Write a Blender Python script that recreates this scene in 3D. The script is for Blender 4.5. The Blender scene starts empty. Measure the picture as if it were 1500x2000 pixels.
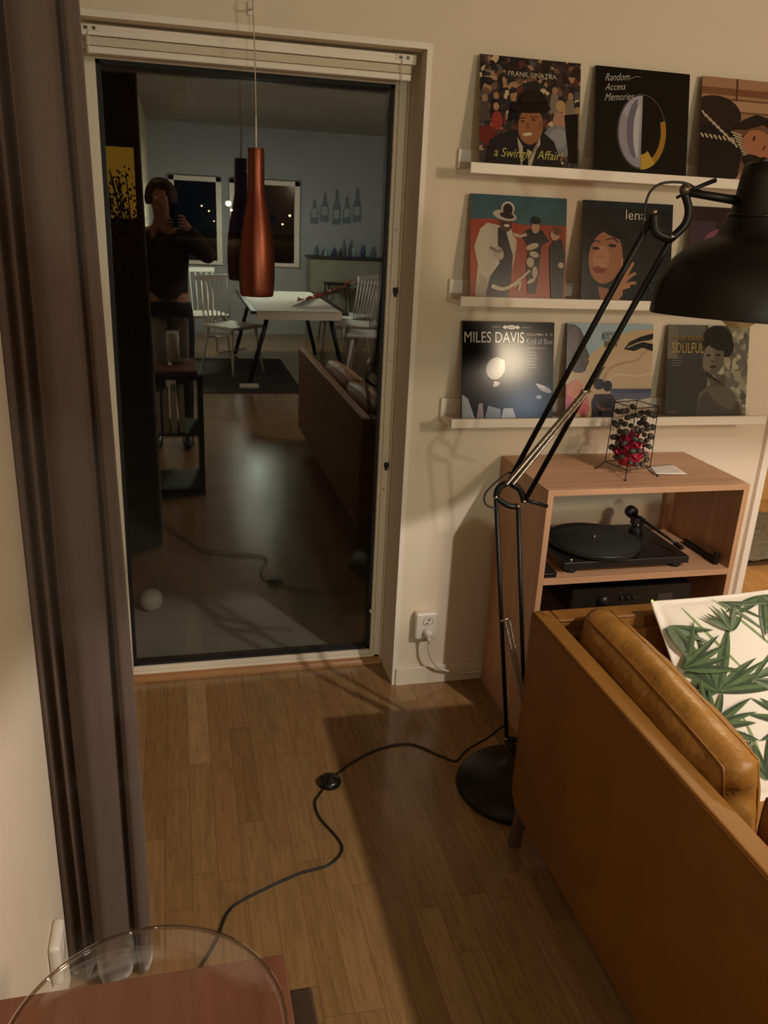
import bpy, bmesh, math, random
from mathutils import Vector, Matrix, Euler
random.seed(7)
scn = bpy.context.scene
COL = scn.collection
PI = math.pi

# ------------------------------------------------------------------ camera, world, lights, exposure
cam_d = bpy.data.cameras.new('camera'); cam = bpy.data.objects.new('camera', cam_d); COL.objects.link(cam)
cam_d.sensor_fit = 'HORIZONTAL'; cam_d.sensor_width = 36.0; cam_d.lens = 36.0 * 1618.5 / 1500.0
cam_d.clip_start = 0.004; cam_d.clip_end = 200
CAM = Vector((-0.71769, -2.55922, 1.62279)); YAW, PITCH, ROLL = 0.2515722, -0.34374312, 0.04904512
_f = Vector((math.sin(YAW)*math.cos(PITCH), math.cos(YAW)*math.cos(PITCH), math.sin(PITCH)))
_r = Vector((math.cos(YAW), -math.sin(YAW), 0)); _u = _r.cross(_f)
_r2 = math.cos(ROLL)*_r + math.sin(ROLL)*_u; _u2 = -math.sin(ROLL)*_r + math.cos(ROLL)*_u
cam.matrix_world = Matrix(((_r2.x, _u2.x, -_f.x, CAM.x), (_r2.y, _u2.y, -_f.y, CAM.y), (_r2.z, _u2.z, -_f.z, CAM.z), (0, 0, 0, 1)))
scn.camera = cam

world = bpy.data.worlds.new('night'); scn.world = world; world.use_nodes = True
world.node_tree.nodes['Background'].inputs[0].default_value = (0.004, 0.005, 0.008, 1)
world.node_tree.nodes['Background'].inputs[1].default_value = 0.3

scn.view_settings.view_transform = 'Standard'; scn.view_settings.look = 'None'
scn.view_settings.exposure = 0.25; scn.view_settings.gamma = 1.0; scn.view_settings.use_curve_mapping = False
scn.cycles.transparent_max_bounces = 24
scn.cycles.max_bounces = 14; scn.cycles.glossy_bounces = 6
scn.cycles.sample_clamp_indirect = 4.0

L_MAIN, L_BACK, L_DINE, L_KITCH, L_ANNEX, L_SOFT = 128.0, 5.0, 135.0, 36.0, 80.0, 88.0
def point_light(name, loc, power, color, radius=0.03, parent=None):
    d = bpy.data.lights.new(name, 'POINT'); d.energy = power; d.color = color; d.shadow_soft_size = radius
    o = bpy.data.objects.new(name, d); COL.objects.link(o); o.location = loc
    return o
MAIN_AT = (1.11, -2.38, 2.36); BACK_AT = (-0.965, -3.18, 2.40)
ms = bpy.data.lights.new('main_spot_light', 'SPOT'); ms.energy = L_MAIN; ms.color = (1.0, 0.90, 0.82); ms.shadow_soft_size = 0.028; ms.spot_size = math.radians(119); ms.spot_blend = 0.10
mo = bpy.data.objects.new('main_spot_light', ms); COL.objects.link(mo); mo.location = MAIN_AT
mo.rotation_euler = (0, 0, 0)      # a downlight: its shade cuts the beam about 30 degrees below the horizontal
SOFT_AT = (1.70, -3.3, 2.10)
point_light('added_soft_fill_light', SOFT_AT, L_SOFT, (1.0, 0.83, 0.63), 0.14)  # unseen soft fill, added to light the upper wall and the sleeve sheen
point_light('rear_spot_light', BACK_AT, L_BACK, (1.0, 0.72, 0.46), 0.03)
point_light('dining_light', (0.17, -6.8, 1.40), L_DINE, (0.95, 1.0, 0.78), 0.11)
point_light('kitchen_light', (2.9, -5.8, 2.35), L_KITCH, (0.68, 0.82, 1.0), 0.20)
point_light('annex_light', (2.3, 0.9, 2.2), L_ANNEX, (1.0, 0.76, 0.46), 0.08)

# ------------------------------------------------------------------ colour + material helpers
def lin(c):
    c = c.lstrip('#'); v = [int(c[i:i+2], 16)/255 for i in (0, 2, 4)]
    return tuple((x/12.92 if x <= 0.04045 else ((x+0.055)/1.055)**2.4) for x in v) + (1.0,)
class NT:
    def __init__(s, m): s.t = m.node_tree; s.n = s.t.nodes; s.l = s.t.links
    def new(s, typ, **kw):
        n = s.n.new(typ)
        for k, v in kw.items(): setattr(n, k, v)
        return n
    def link(s, a, b): s.l.new(a, b)
    def math(s, op, a, b=None, c=None):
        n = s.n.new('ShaderNodeMath'); n.operation = op
        for i, v in enumerate((a, b, c)):
            if v is None: continue
            if isinstance(v, (int, float)): n.inputs[i].default_value = v
            else: s.l.new(v, n.inputs[i])
        return n.outputs[0]
    def coords(s, scale=(1, 1, 1)):
        tc = s.n.new('ShaderNodeTexCoord'); mp = s.n.new('ShaderNodeMapping')
        mp.inputs['Scale'].default_value = scale; s.l.new(tc.outputs['Object'], mp.inputs['Vector']); return mp.outputs[0]
    def noise(s, vec, scale, detail=4, rough=0.55):
        n = s.n.new('ShaderNodeTexNoise'); n.inputs['Scale'].default_value = scale; n.inputs['Detail'].default_value = detail
        n.inputs['Roughness'].default_value = rough; s.l.new(vec, n.inputs['Vector']); return n
    def ramp(s, fac, stops):
        r = s.n.new('ShaderNodeValToRGB'); e = r.color_ramp.elements
        while len(e) > 1: e.remove(e[-1])
        e[0].position = stops[0][0]; e[0].color = stops[0][1]
        for p, c in stops[1:]:
            x = e.new(p); x.color = c
        s.l.new(fac, r.inputs[0]); return r
    def mix(s, fac, a, b, mode='MIX'):
        m = s.n.new('ShaderNodeMix'); m.data_type = 'RGBA'; m.blend_type = mode
        for sock, v in ((m.inputs[0], fac), (m.inputs[6], a), (m.inputs[7], b)):
            if isinstance(v, (int, float)): sock.default_value = v
            elif isinstance(v, tuple): sock.default_value = v
            else: s.l.new(v, sock)
        return m.outputs[2]
    def bump(s, height, strength, dist, bsdf):
        b = s.n.new('ShaderNodeBump'); b.inputs['Strength'].default_value = strength; b.inputs['Distance'].default_value = dist
        s.l.new(height, b.inputs['Height']); s.l.new(b.outputs[0], bsdf.inputs['Normal'])
MATS = {}
def mat(name, color='#808080', rough=0.5, metal=0.0, spec=0.5, var=0.0, vscale=20, bump=0.0, bscale=200, bdist=0.001, sheen=0.0, emit=None, estr=0.0, stretch=(1, 1, 1)):
    if name in MATS: return MATS[name]
    m = bpy.data.materials.new(name); m.use_nodes = True; t = NT(m); b = t.n['Principled BSDF']
    c = lin(color) if isinstance(color, str) else tuple(color) + (1.0,)
    b.inputs['Base Color'].default_value = c; b.inputs['Roughness'].default_value = rough; b.inputs['Metallic'].default_value = metal
    b.inputs['Specular IOR Level'].default_value = spec
    m.diffuse_color = c
    if sheen:
        b.inputs['Sheen Weight'].default_value = sheen; b.inputs['Sheen Roughness'].default_value = 0.4
        b.inputs['Sheen Tint'].default_value = (0.8, 0.7, 0.65, 1)
    if var:
        v = t.coords(stretch); n = t.noise(v, vscale)
        lo = tuple(x*(1-var) for x in c[:3]) + (1,); hi = tuple(min(1, x*(1+var)) for x in c[:3]) + (1,)
        r = t.ramp(n.outputs[0], [(0.25, lo), (0.75, hi)]); t.link(r.outputs[0], b.inputs['Base Color'])
    if bump:
        v = t.coords(stretch); n = t.noise(v, bscale, 3); t.bump(n.outputs[0], bump, bdist, b)
    if emit:
        b.inputs['Emission Color'].default_value = lin(emit); b.inputs['Emission Strength'].default_value = estr
    MATS[name] = m; return m
def pane_mat(name, tint=(1, 1, 1), f0=0.04, rough=0.0):
    m = bpy.data.materials.new(name); m.use_nodes = True; t = NT(m); t.n.remove(t.n['Principled BSDF'])
    tr = t.new('ShaderNodeBsdfTransparent'); tr.inputs[0].default_value = tuple(tint) + (1,)
    gl = t.new('ShaderNodeBsdfGlossy'); gl.inputs['Roughness'].default_value = rough; gl.inputs[0].default_value = (1, 1, 1, 1)
    lw = t.new('ShaderNodeLayerWeight'); lw.inputs['Blend'].default_value = 0.5
    p = t.math('POWER', lw.outputs['Facing'], 5.0); k = t.math('MULTIPLY_ADD', p, 1-f0, f0)
    mx = t.new('ShaderNodeMixShader'); t.link(k, mx.inputs[0]); t.link(tr.outputs[0], mx.inputs[1]); t.link(gl.outputs[0], mx.inputs[2])
    t.link(mx.outputs[0], t.n['Material Output'].inputs[0]); MATS[name] = m; return m
def parquet():
    m = bpy.data.materials.new('oak_parquet'); m.use_nodes = True; t = NT(m); b = t.n['Principled BSDF']
    tc = t.new('ShaderNodeTexCoord'); sp = t.new('ShaderNodeSeparateXYZ'); t.link(tc.outputs['Object'], sp.inputs[0])
    xs = t.math('DIVIDE', sp.outputs[0], 0.0665); row = t.math('FLOOR', xs); fx = t.math('FRACT', xs)
    wn = t.new('ShaderNodeTexWhiteNoise', noise_dimensions='1D'); t.link(row, wn.inputs['W'])
    ys = t.math('ADD', t.math('DIVIDE', sp.outputs[1], 0.46), t.math('MULTIPLY', wn.outputs['Value'], 7.3)); pl = t.math('FLOOR', ys); fy = t.math('FRACT', ys)
    cv = t.new('ShaderNodeCombineXYZ'); t.link(row, cv.inputs[0]); t.link(pl, cv.inputs[1])
    w2 = t.new('ShaderNodeTexWhiteNoise', noise_dimensions='3D'); t.link(cv.outputs[0], w2.inputs['Vector'])
    base = t.ramp(w2.outputs['Value'], [(0.0, lin('#8a6a44')), (0.3, lin('#93724a')), (0.62, lin('#9a7950')), (0.85, lin('#926d47')), (1.0, lin('#a9875d'))])
    # grain, shifted per plank
    ofs = t.new('ShaderNodeVectorMath', operation='MULTIPLY_ADD'); t.link(w2.outputs['Color'], ofs.inputs[0]); ofs.inputs[1].default_value = (9, 9, 9); t.link(tc.outputs['Object'], ofs.inputs[2])
    mp = t.new('ShaderNodeMapping'); mp.inputs['Scale'].default_value = (55, 4.5, 1); t.link(ofs.outputs[0], mp.inputs[0])
    g = t.noise(mp.outputs[0], 1.6, 6, 0.65); gr = t.ramp(g.outputs[0], [(0.3, (0.62, 0.62, 0.62, 1)), (0.6, (1, 1, 1, 1))])
    c1 = t.mix(0.75, base.outputs[0], gr.outputs[0], 'MULTIPLY')
    mp2 = t.new('ShaderNodeMapping'); mp2.inputs['Scale'].default_value = (120, 18, 1); t.link(ofs.outputs[0], mp2.inputs[0])
    g2 = t.noise(mp2.outputs[0], 1.0, 3, 0.6); k2 = t.ramp(g2.outputs[0], [(0.60, (1, 1, 1, 1)), (0.74, (0.55, 0.5, 0.46, 1))])
    c2 = t.mix(0.7, c1, k2.outputs[0], 'MULTIPLY')
    ex = t.math('MINIMUM', fx, t.math('SUBTRACT', 1.0, fx)); ey = t.math('MULTIPLY', t.math('MINIMUM', fy, t.math('SUBTRACT', 1.0, fy)), 6.9)
    ed = t.math('MINIMUM', ex, ey); gap = t.math('LESS_THAN', ed, 0.014)
    c3 = t.mix(t.math('MULTIPLY', gap, 0.42), c2, lin('#3a2412'))
    t.link(c3, b.inputs['Base Color']); b.inputs['Roughness'].default_value = 0.18; b.inputs['Specular IOR Level'].default_value = 0.42
    hr = t.math('SUBTRACT', t.math('MULTIPLY', g.outputs[0], 0.35), t.math('MULTIPLY', gap, 0.6)); t.bump(hr, 0.05, 0.002, b)
    MATS['parquet'] = m; return m
def oak(name, axis, c0, c1, rough=0.42):
    m = bpy.data.materials.new(name); m.use_nodes = True; t = NT(m); b = t.n['Principled BSDF']
    s = [38, 38, 38]; s['xyz'.index(axis)] = 2.2
    v = t.coords(tuple(s)); n = t.noise(v, 1.0, 6, 0.62); v2 = t.coords(tuple(x*0.16 for x in s)); n2 = t.noise(v2, 1.0, 3)
    f = t.math('ADD', t.math('MULTIPLY', n.outputs[0], 0.6), t.math('MULTIPLY', n2.outputs[0], 0.4))
    r = t.ramp(f, [(0.32, lin(c0)), (0.66, lin(c1))]); t.link(r.outputs[0], b.inputs['Base Color']); b.inputs['Roughness'].default_value = rough
    t.bump(n.outputs[0], 0.06, 0.001, b); MATS[name] = m; return m
def crowd(name, scale, stops, rough=0.3):
    m = bpy.data.materials.new(name); m.use_nodes = True; t = NT(m); b = t.n['Principled BSDF']
    v = t.coords((1, 1, 1)); nz = t.noise(v, scale*0.6, 2)
    mx = t.new('ShaderNodeVectorMath', operation='MULTIPLY_ADD'); t.link(nz.outputs['Color'], mx.inputs[0]); mx.inputs[1].default_value = (0.02, 0.02, 0.02); t.link(v, mx.inputs[2])
    vo = t.new('ShaderNodeTexVoronoi'); vo.inputs['Scale'].default_value = scale; t.link(mx.outputs[0], vo.inputs['Vector'])
    sx = t.new('ShaderNodeSeparateXYZ'); t.link(vo.outputs['Color'], sx.inputs[0])
    r = t.ramp(sx.outputs[0], [(p, lin(c)) for p, c in stops]); r.color_ramp.interpolation = 'CONSTANT'
    t.link(r.outputs[0], b.inputs['Base Color']); b.inputs['Roughness'].default_value = rough; MATS[name] = m; return m

M_wall = mat('white_wall_paint', '#dccdb8', 0.75, spec=0.25, bump=0.08, bscale=90, bdist=0.002)
M_wallfar = mat('dimmed_far_wall_paint', '#a3a5a9', 0.8, spec=0.2)  # far wall colour darkened to weaken the dining and kitchen light on it
M_ceil = mat('dimmed_ceiling_paint', '#a39c90', 0.9, spec=0.1)  # ceiling tone lowered to cut bounce light and read as dim
M_trim = mat('white_gloss_trim', '#e0d3c0', 0.42)
M_white = mat('white_plastic', '#ded6c9', 0.35)
M_ledge = mat('white_lacquer', '#e8ddd0', 0.4)
M_floor = parquet()
M_glass = pane_mat('window_glass', (0.985, 0.995, 0.985), 0.045)
M_vase = pane_mat('clear_vase_glass', (0.99, 0.99, 0.985), 0.05)
M_black = mat('black_powder_coat', '#0c0b09', 0.46, spec=0.35)
M_blackgloss = mat('black_gloss_paint', '#0f0d0b', 0.28)
M_seal = mat('black_rubber_seal', '#0a0a09', 0.6)
M_steel = mat('brushed_spring_steel', '#b9ada0', 0.25, metal=1.0)
M_copper = mat('copper_anodised_metal', '#7d4635', 0.40, metal=1.0, spec=0.5)
M_oakx = oak('cabinet_oak_along', 'x', '#a67c5c', '#c59a78'); M_oakz = oak('cabinet_oak_upright', 'z', '#a67c5c', '#c59a78')
M_oakthr = oak('threshold_oak', 'x', '#8a5f38', '#a87848')
M_redwood = oak('red_brown_table_wood', 'y', '#573324', '#744b36', 0.35)
M_leather = mat('cognac_leather', '#7c521e', 0.5, spec=0.35, var=0.10, vscale=7, bump=0.25, bscale=420, bdist=0.0006)
M_leatherc = mat('soft_cognac_leather', '#8c6026', 0.45, spec=0.4, var=0.16, vscale=9, bump=0.7, bscale=16, bdist=0.010)
M_piping = mat('leather_piping', '#744716', 0.5)
M_velvet = mat('taupe_velvet', '#5b4d44', 0.85, spec=0.15, sheen=0.32, var=0.10, vscale=5, stretch=(1, 1, 0.15))

# ------------------------------------------------------------------ mesh builder
class MB:
    def __init__(s): s.v = []; s.f = []; s.m = []; s.sm = []
    def face(s, idx, m=0, smooth=False): s.f.append(tuple(idx)); s.m.append(m); s.sm.append(smooth)
    def add(s, p): s.v.append(Vector(p)); return len(s.v)-1
    def box(s, x0, x1, y0, y1, z0, z1, m=0):
        b = len(s.v)
        for x in (x0, x1):
            for y in (y0, y1):
                for z in (z0, z1): s.v.append(Vector((x, y, z)))
        for q in ((0, 1, 3, 2), (4, 6, 7, 5), (0, 4, 5, 1), (2, 3, 7, 6), (0, 2, 6, 4), (1, 5, 7, 3)): s.face([b+i for i in q], m)
        return s
    def obox(s, c, ax, hs, m=0):       # oriented box: centre, three axes, half sizes
        b = len(s.v); c = Vector(c); ax = [Vector(a).normalized() for a in ax]
        for i in (-1, 1):
            for j in (-1, 1):
                for k in (-1, 1): s.v.append(c+ax[0]*hs[0]*i+ax[1]*hs[1]*j+ax[2]*hs[2]*k)
        for q in ((0, 1, 3, 2), (4, 6, 7, 5), (0, 4, 5, 1), (2, 3, 7, 6), (0, 2, 6, 4), (1, 5, 7, 3)): s.face([b+i for i in q], m)
        return s
    def tube(s, pts, r, n=10, m=0, cap=True):
        pts = [Vector(p) for p in pts]; rs = r if isinstance(r, (list, tuple)) else [r]*len(pts)
        rings = []; up = None
        for i, p in enumerate(pts):
            d = (pts[min(i+1, len(pts)-1)]-pts[max(i-1, 0)]).normalized()
            if up is None:
                up = Vector((0, 0, 1)) if abs(d.z) < 0.9 else Vector((1, 0, 0))
            a = d.cross(up).normalized(); up = a.cross(d).normalized()
            rings.append([s.add(p+(a*math.cos(t)+up*math.sin(t))*rs[i]) for t in [2*PI*k/n for k in range(n)]])
        for i in range(len(rings)-1):
            for k in range(n): s.face([rings[i][k], rings[i][(k+1) % n], rings[i+1][(k+1) % n], rings[i+1][k]], m, True)
        if cap: s.face(rings[0][::-1], m); s.face(rings[-1], m)
        return s
    def lathe(s, prof, c=(0, 0, 0), n=48, m=0, axis=None, closed=False):
        c = Vector(c)
        if axis is None: A, B, D = Vector((1, 0, 0)), Vector((0, 1, 0)), Vector((0, 0, 1))
        else:
            D = Vector(axis).normalized(); A = D.orthogonal().normalized(); B = D.cross(A)
        rings = []
        for r, z in prof:
            if r < 1e-6: rings.append([s.add(c+D*z)])
            else: rings.append([s.add(c+(A*math.cos(t)+B*math.sin(t))*r+D*z) for t in [2*PI*k/n for k in range(n)]])
        pr = list(zip(rings[:-1], rings[1:]))
        if closed: pr.append((rings[-1], rings[0]))
        for a, b in pr:
            for k in range(n):
                k2 = (k+1) % n
                if len(a) == 1 and len(b) == 1: continue
                if len(a) == 1: s.face([a[0], b[k2], b[k]], m, True)
                elif len(b) == 1: s.face([a[k], a[k2], b[0]], m, True)
                else: s.face([a[k], a[k2], b[k2], b[k]], m, True)
        return s
    def grid(s, fn, nu, nv, m=0, flip=False):
        ids = [[s.add(fn(i/nu, j/nv)) for j in range(nv+1)] for i in range(nu+1)]
        for i in range(nu):
            for j in range(nv):
                q = [ids[i][j], ids[i+1][j], ids[i+1][j+1], ids[i][j+1]]
                s.face(q[::-1] if flip else q, m, True)
        return ids
    def prism(s, pts, a, b, m=0):      # extrude polygon pts (3d) from offset a to b vectors
        a = Vector(a); b = Vector(b); i0 = [s.add(Vector(p)+a) for p in pts]; i1 = [s.add(Vector(p)+b) for p in pts]; n = len(pts)
        s.face(i0[::-1], m); s.face(i1, m)
        for k in range(n): s.face([i0[k], i0[(k+1) % n], i1[(k+1) % n], i1[k]], m)
        return s
def smooth_path(pts, k=6):
    P = [Vector(p) for p in pts]; out = []
    for i in range(len(P)-1):
        p0 = P[max(i-1, 0)]; p1 = P[i]; p2 = P[i+1]; p3 = P[min(i+2, len(P)-1)]
        for j in range(k):
            t = j/k
            out.append(0.5*((2*p1)+(p2-p0)*t+(2*p0-5*p1+4*p2-p3)*t*t+(3*p1-p0-3*p2+p3)*t**3))
    out.append(P[-1]); return out
def obj(name, mb, mats, parent=None, bevel=0.0, seg=2, fixn=True):
    org = parent.get('_org', None) if parent else None
    me = bpy.data.meshes.new(name); O = Vector((0, 0, 0))
    p = parent
    while p is not None: O += p.location; p = p.parent
    me.from_pydata([tuple(v-O) for v in mb.v], [], mb.f)
    for m_ in (mats if isinstance(mats, (list, tuple)) else [mats]): me.materials.append(m_)
    for p_, mi, sm in zip(me.polygons, mb.m, mb.sm): p_.material_index = mi; p_.use_smooth = sm
    if fixn:
        bm = bmesh.new(); bm.from_mesh(me); bmesh.ops.recalc_face_normals(bm, faces=bm.faces); bm.to_mesh(me); bm.free()
    me.update()
    o = bpy.data.objects.new(name, me); COL.objects.link(o)
    if parent: o.parent = parent
    if bevel:
        b = o.modifiers.new('bevel', 'BEVEL'); b.width = bevel; b.segments = seg; b.limit_method = 'ANGLE'; b.angle_limit = math.radians(40)
        b.harden_normals = False
        for p_ in me.polygons: p_.use_smooth = True
        try:
            o.modifiers.new('wn', 'WEIGHTED_NORMAL').keep_sharp = True
        except Exception: pass
    return o
def tag(o, label=None, cat=None, group=None, kind=None):
    if label: o['label'] = label
    if cat: o['category'] = cat
    if group: o['group'] = group
    if kind: o['kind'] = kind
    return o
def thing(name, loc, label, cat, group=None, kind=None):
    o = bpy.data.objects.new(name, None); o.empty_display_size = 0.05; COL.objects.link(o); o.location = loc
    return tag(o, label, cat, group, kind)
def struct(name, mb, m, label=None, bevel=0.0, parent=None):
    o = obj(name, mb, m, parent, bevel)
    if not parent: tag(o, label or name.replace('_', ' '), name.split('_')[0], kind='structure')
    return o
def dup(root, loc, rotz=None, label=None):
    r = root.copy(); COL.objects.link(r); r.location = loc
    if rotz is not None: r.rotation_euler = (0, 0, rotz)
    if label: r['label'] = label
    for ch in list(root.children):
        c = ch.copy(); COL.objects.link(c); c.parent = r
        for g in list(ch.children):
            d = g.copy(); COL.objects.link(d); d.parent = c
    return r

# ------------------------------------------------------------------ setting: room shell
WX0, WX1, YF, ZC, XR = -1.0, 1.40, -8.7, 2.6, 3.7
DH = 2.07       # height of the door opening
m = MB(); m.box(WX0-0.35, XR+0.1, YF-0.1, 0.0, -0.08, 0.0); m.box(-1.0, 0.0, 0.0, 0.23, -0.08, 0.0); m.box(WX1, XR+0.1, 0.0, 1.9, -0.08, 0.0)
struct('floor', m, M_floor, 'worn three-strip oak parquet floor')
m = MB(); m.box(WX0-0.35, XR+0.1, YF-0.1, 1.9, ZC, ZC+0.1); struct('ceiling', m, M_ceil, 'ceiling, greyed in colour to cut bounce light')
m = MB(); m.box(-1.35, -1.0, 0, 0.26, 0, ZC); m.box(0, WX1, 0, 0.26, 0, ZC); m.box(-1.0, 0, 0, 0.26, DH, ZC)
struct('wall_back', m, M_wall, 'white wall with the glass door and the record ledges')
m = MB(); m.box(-1.12, WX0, YF, -1.06, 0, ZC); struct('wall_left', m, M_wall, 'white side wall at left, ending beside the curtain')
m = MB(); m.box(-1.35, -1.25, -1.06, 0.0, 0, ZC); m.box(-1.25, -1.12, -1.16, -1.06, 0, ZC); struct('wall_recess', m, M_wall, 'recessed wall behind the curtain')
m = MB(); m.box(-1.2, XR, YF-0.1, YF, 0, ZC); struct('wall_far', m, M_wallfar, 'cool wall at the dining end, colour dimmed for weaker light, seen in the glass')
m = MB(); m.box(XR, XR+0.1, YF, 1.9, 0, ZC); struct('wall_right', m, mat('bounce_cut_wall_paint', '#7d7468', 0.85), 'wall at right, outside the frame, darkened to cut bounce light')  # unseen wall, its colour darkened so less light bounces back
m = MB(); m.box(WX1-0.1, XR, 1.8, 1.9, 0, ZC); struct('wall_annex', m, mat('ochre_lit_paint', '#c9a468', 0.8), 'ochre wall of the next room')
m = MB(); m.box(WX1-0.10, WX1, 0.26, 1.8, 0, ZC); struct('wall_return', m, M_wall, 'return wall behind the record wall')
m = MB(); m.box(0.012, 1.374, -0.013, 0.0, 0, 0.07); struct('baseboard_back', m, M_trim, 'white baseboard under the record wall', 0.002)
m = MB(); m.box(0.0, 0.016, -0.004, 0.0, 0.0, DH+0.016); m.box(-1.0, 0.0, -0.004, 0.0, DH, DH+0.016)
struct('trim_1', m, M_ledge, 'thin white casing edge around the glass door')
m = MB(); m.box(1.374, WX1+0.002, -0.02, 0.005, 0, ZC); struct('trim_2', m, M_ledge, 'pale strip finishing the end of the record wall', 0.002)
m = MB()
pr = [(0, 0), (-0.026, 0), (-0.024, 0.009), (-0.018, 0.016), (-0.009, 0.020), (0, 0.022)]
m.prism([(-1.0, 0.182+y, z) for y, z in pr], (0, 0, 0), (0.999, 0, 0)); struct('trim_3', m, M_oakthr, 'oak quarter-round strip at the foot of the door')

# glass door: a frame, a sash and two panes
d1 = thing('door_1', (-0.5, 0.2, 0), 'full-height glass terrace door in a white frame', 'door', kind='structure')
m = MB(); m.box(-1.0, -0.945, 0.177, 0.25, 0, DH); m.box(-0.006, 0.0, 0.160, 0.25, 0, DH); m.box(-0.03, -0.006, 0.177, 0.25, 0, DH); m.box(-1.0, 0, 0.177, 0.25, 2.02, DH); m.box(-1.0, 0, 0.177, 0.25, 0.0, 0.03)
obj('door_frame', m, M_trim, d1, 0.003)
m = MB(); m.box(-0.945, -0.915, 0.182, 0.245, 0.03, 2.02); m.box(-0.042, -0.03, 0.182, 0.245, 0.03, 2.02); m.box(-0.915, -0.042, 0.182, 0.245, 2.0, 2.02); m.box(-0.915, -0.042, 0.182, 0.245, 0.03, 0.047)
obj('sash', m, M_trim, d1, 0.002)
m = MB(); a0, a1, b0, b1, w = -0.915, -0.042, 0.047, 2.0, 0.011
m.box(a0, a0+w, 0.194, 0.232, b0, b1); m.box(a1-w, a1, 0.194, 0.232, b0, b1); m.box(a0, a1, 0.194, 0.232, b1-w, b1); m.box(a0, a1, 0.194, 0.232, b0, b0+w)
obj('glazing_seal', m, M_seal, d1)
for yy in (0.200, 0.222):
    m = MB(); m.box(a0+0.004, a1-0.004, yy, yy+0.004, b0+0.004, b1-0.004); obj('glass_pane', m, M_glass, d1)
for (x, z) in ((-0.014, 1.39), (-0.016, 0.79)):
    m = MB(); m.box(x-0.007, x+0.007, 0.165, 0.178, z-0.009, z+0.009); m.box(x-0.004, x+0.004, 0.170, 0.178, z-0.02, z-0.009); obj('latch_stop', m, M_seal, d1, 0.001)
for z in (1.58, 1.16, 0.70):
    m = MB(); m.lathe([(0, 0), (0.004, 0.001), (0.004, 0.006)], (-0.022, 0.178, z), 12, axis=(0, -1, 0)); obj('screw_cap', m, mat('beige_plastic', '#9a8468', 0.5), d1)
m = MB(); m.lathe([(0.0075, 0), (0.0075, 0.012), (0.005, 0.017), (0, 0.018)], (-0.044, 0.183, 0.215), 16, axis=(0, -1, 0)); obj('catch_knob', m, M_white, d1)

# outside: dark terrace and a ball lamp on it, far street lights
m = MB(); m.box(-12, 8, 0.27, 60, -0.12, -0.02); struct('terrace', m, mat('wet_grey_decking', '#8c8a82', 0.6, var=0.2, vscale=3), 'grey terrace outside the glass door')
g = thing('ball_ornament', (-0.868, 0.78, -0.02), 'small pale ball standing outside on the terrace', 'ornament')
m = MB(); m.lathe([(0, 0.0), (0.02, 0.003), (0.036, 0.014), (0.046, 0.03), (0.05, 0.05), (0.046, 0.07), (0.036, 0.086), (0.02, 0.096), (0, 0.1)], (-0.868, 0.78, -0.02), 24); obj('ball', m, mat('frosted_white', '#9c9992', 0.8), g)

# across the terrace: a house with one lit window, an autumn shrub, far street lamps
h = thing('neighbour_house', (-2.2, 9.2, -0.02), 'dark house beyond the terrace with one lit yellow window', 'house')
m = MB(); m.box(-5.0, -0.7, 9.0, 12.0, -0.02, 2.9); obj('house_wall', m, mat('dark_house_render', '#2a2622', 0.9), h)
m = MB(); m.prism([(-5.2, 8.8, 2.9), (-5.2, 12.2, 2.9), (-5.2, 10.5, 4.0)], (0, 0, 0), (4.7, 0, 0)); obj('roof', m, mat('dark_roof_tile', '#1c1a18', 0.9), h)
m = MB(); m.box(-1.62, -1.14, 8.985, 9.0, 1.42, 2.28); wf = obj('window', m, mat('lit_window_yellow', '#6a4a18', 0.6, emit='#c08a28', estr=0.16), h)
m = MB(); m.box(-1.66, -1.60, 8.95, 9.0, 1.38, 2.32); m.box(-1.16, -1.10, 8.95, 9.0, 1.38, 2.32); m.box(-1.66, -1.10, 8.95, 9.0, 2.26, 2.32); m.box(-1.66, -1.10, 8.95, 9.0, 1.38, 1.43); obj('frame', m, mat('dark_frame', '#151310', 0.7), wf)
sb = thing('autumn_shrub', (-1.15, 7.9, -0.02), 'bare-branched autumn shrub outside in front of the lit window', 'shrub')
rs = random.Random(21); m = MB(); mt_ = MB()
for k in range(26):
    x0 = -1.15+rs.uniform(-.1, .1); tip = Vector((-1.12+rs.uniform(-.48, .46), 7.9+rs.uniform(-.2, .2), rs.uniform(1.35, 1.98))); b0_ = Vector((x0, 7.9, 0)); mid = b0_.lerp(tip, .55)+Vector((rs.uniform(-.08, .08), 0, .1))
    mt_.tube(smooth_path([b0_, mid, tip], 4), [0.010]*5+[0.007]*3+[0.004], 5)
    for j in range(34):
        p = (mid.lerp(tip, rs.random()))+Vector((rs.uniform(-.09, .09), rs.uniform(-.09, .09), rs.uniform(-.09, .09))); d = Vector((rs.uniform(-1, 1), rs.uniform(-1, 1), rs.uniform(-1, .4))).normalized()*rs.uniform(.03, .055); q = d.cross(Vector((rs.uniform(-1, 1), 1, .3))).normalized()*.017
        m.face([m.add(p), m.add(p+d*.5+q), m.add(p+d), m.add(p+d*.5-q)])
tag(obj('foliage', m, mat('russet_leaf', '#6a3a1c', 0.7, var=0.4, vscale=9), sb, fixn=False), kind='stuff'); obj('stem', mt_, mat('dark_bark', '#1e1712', 0.8), sb)
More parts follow.
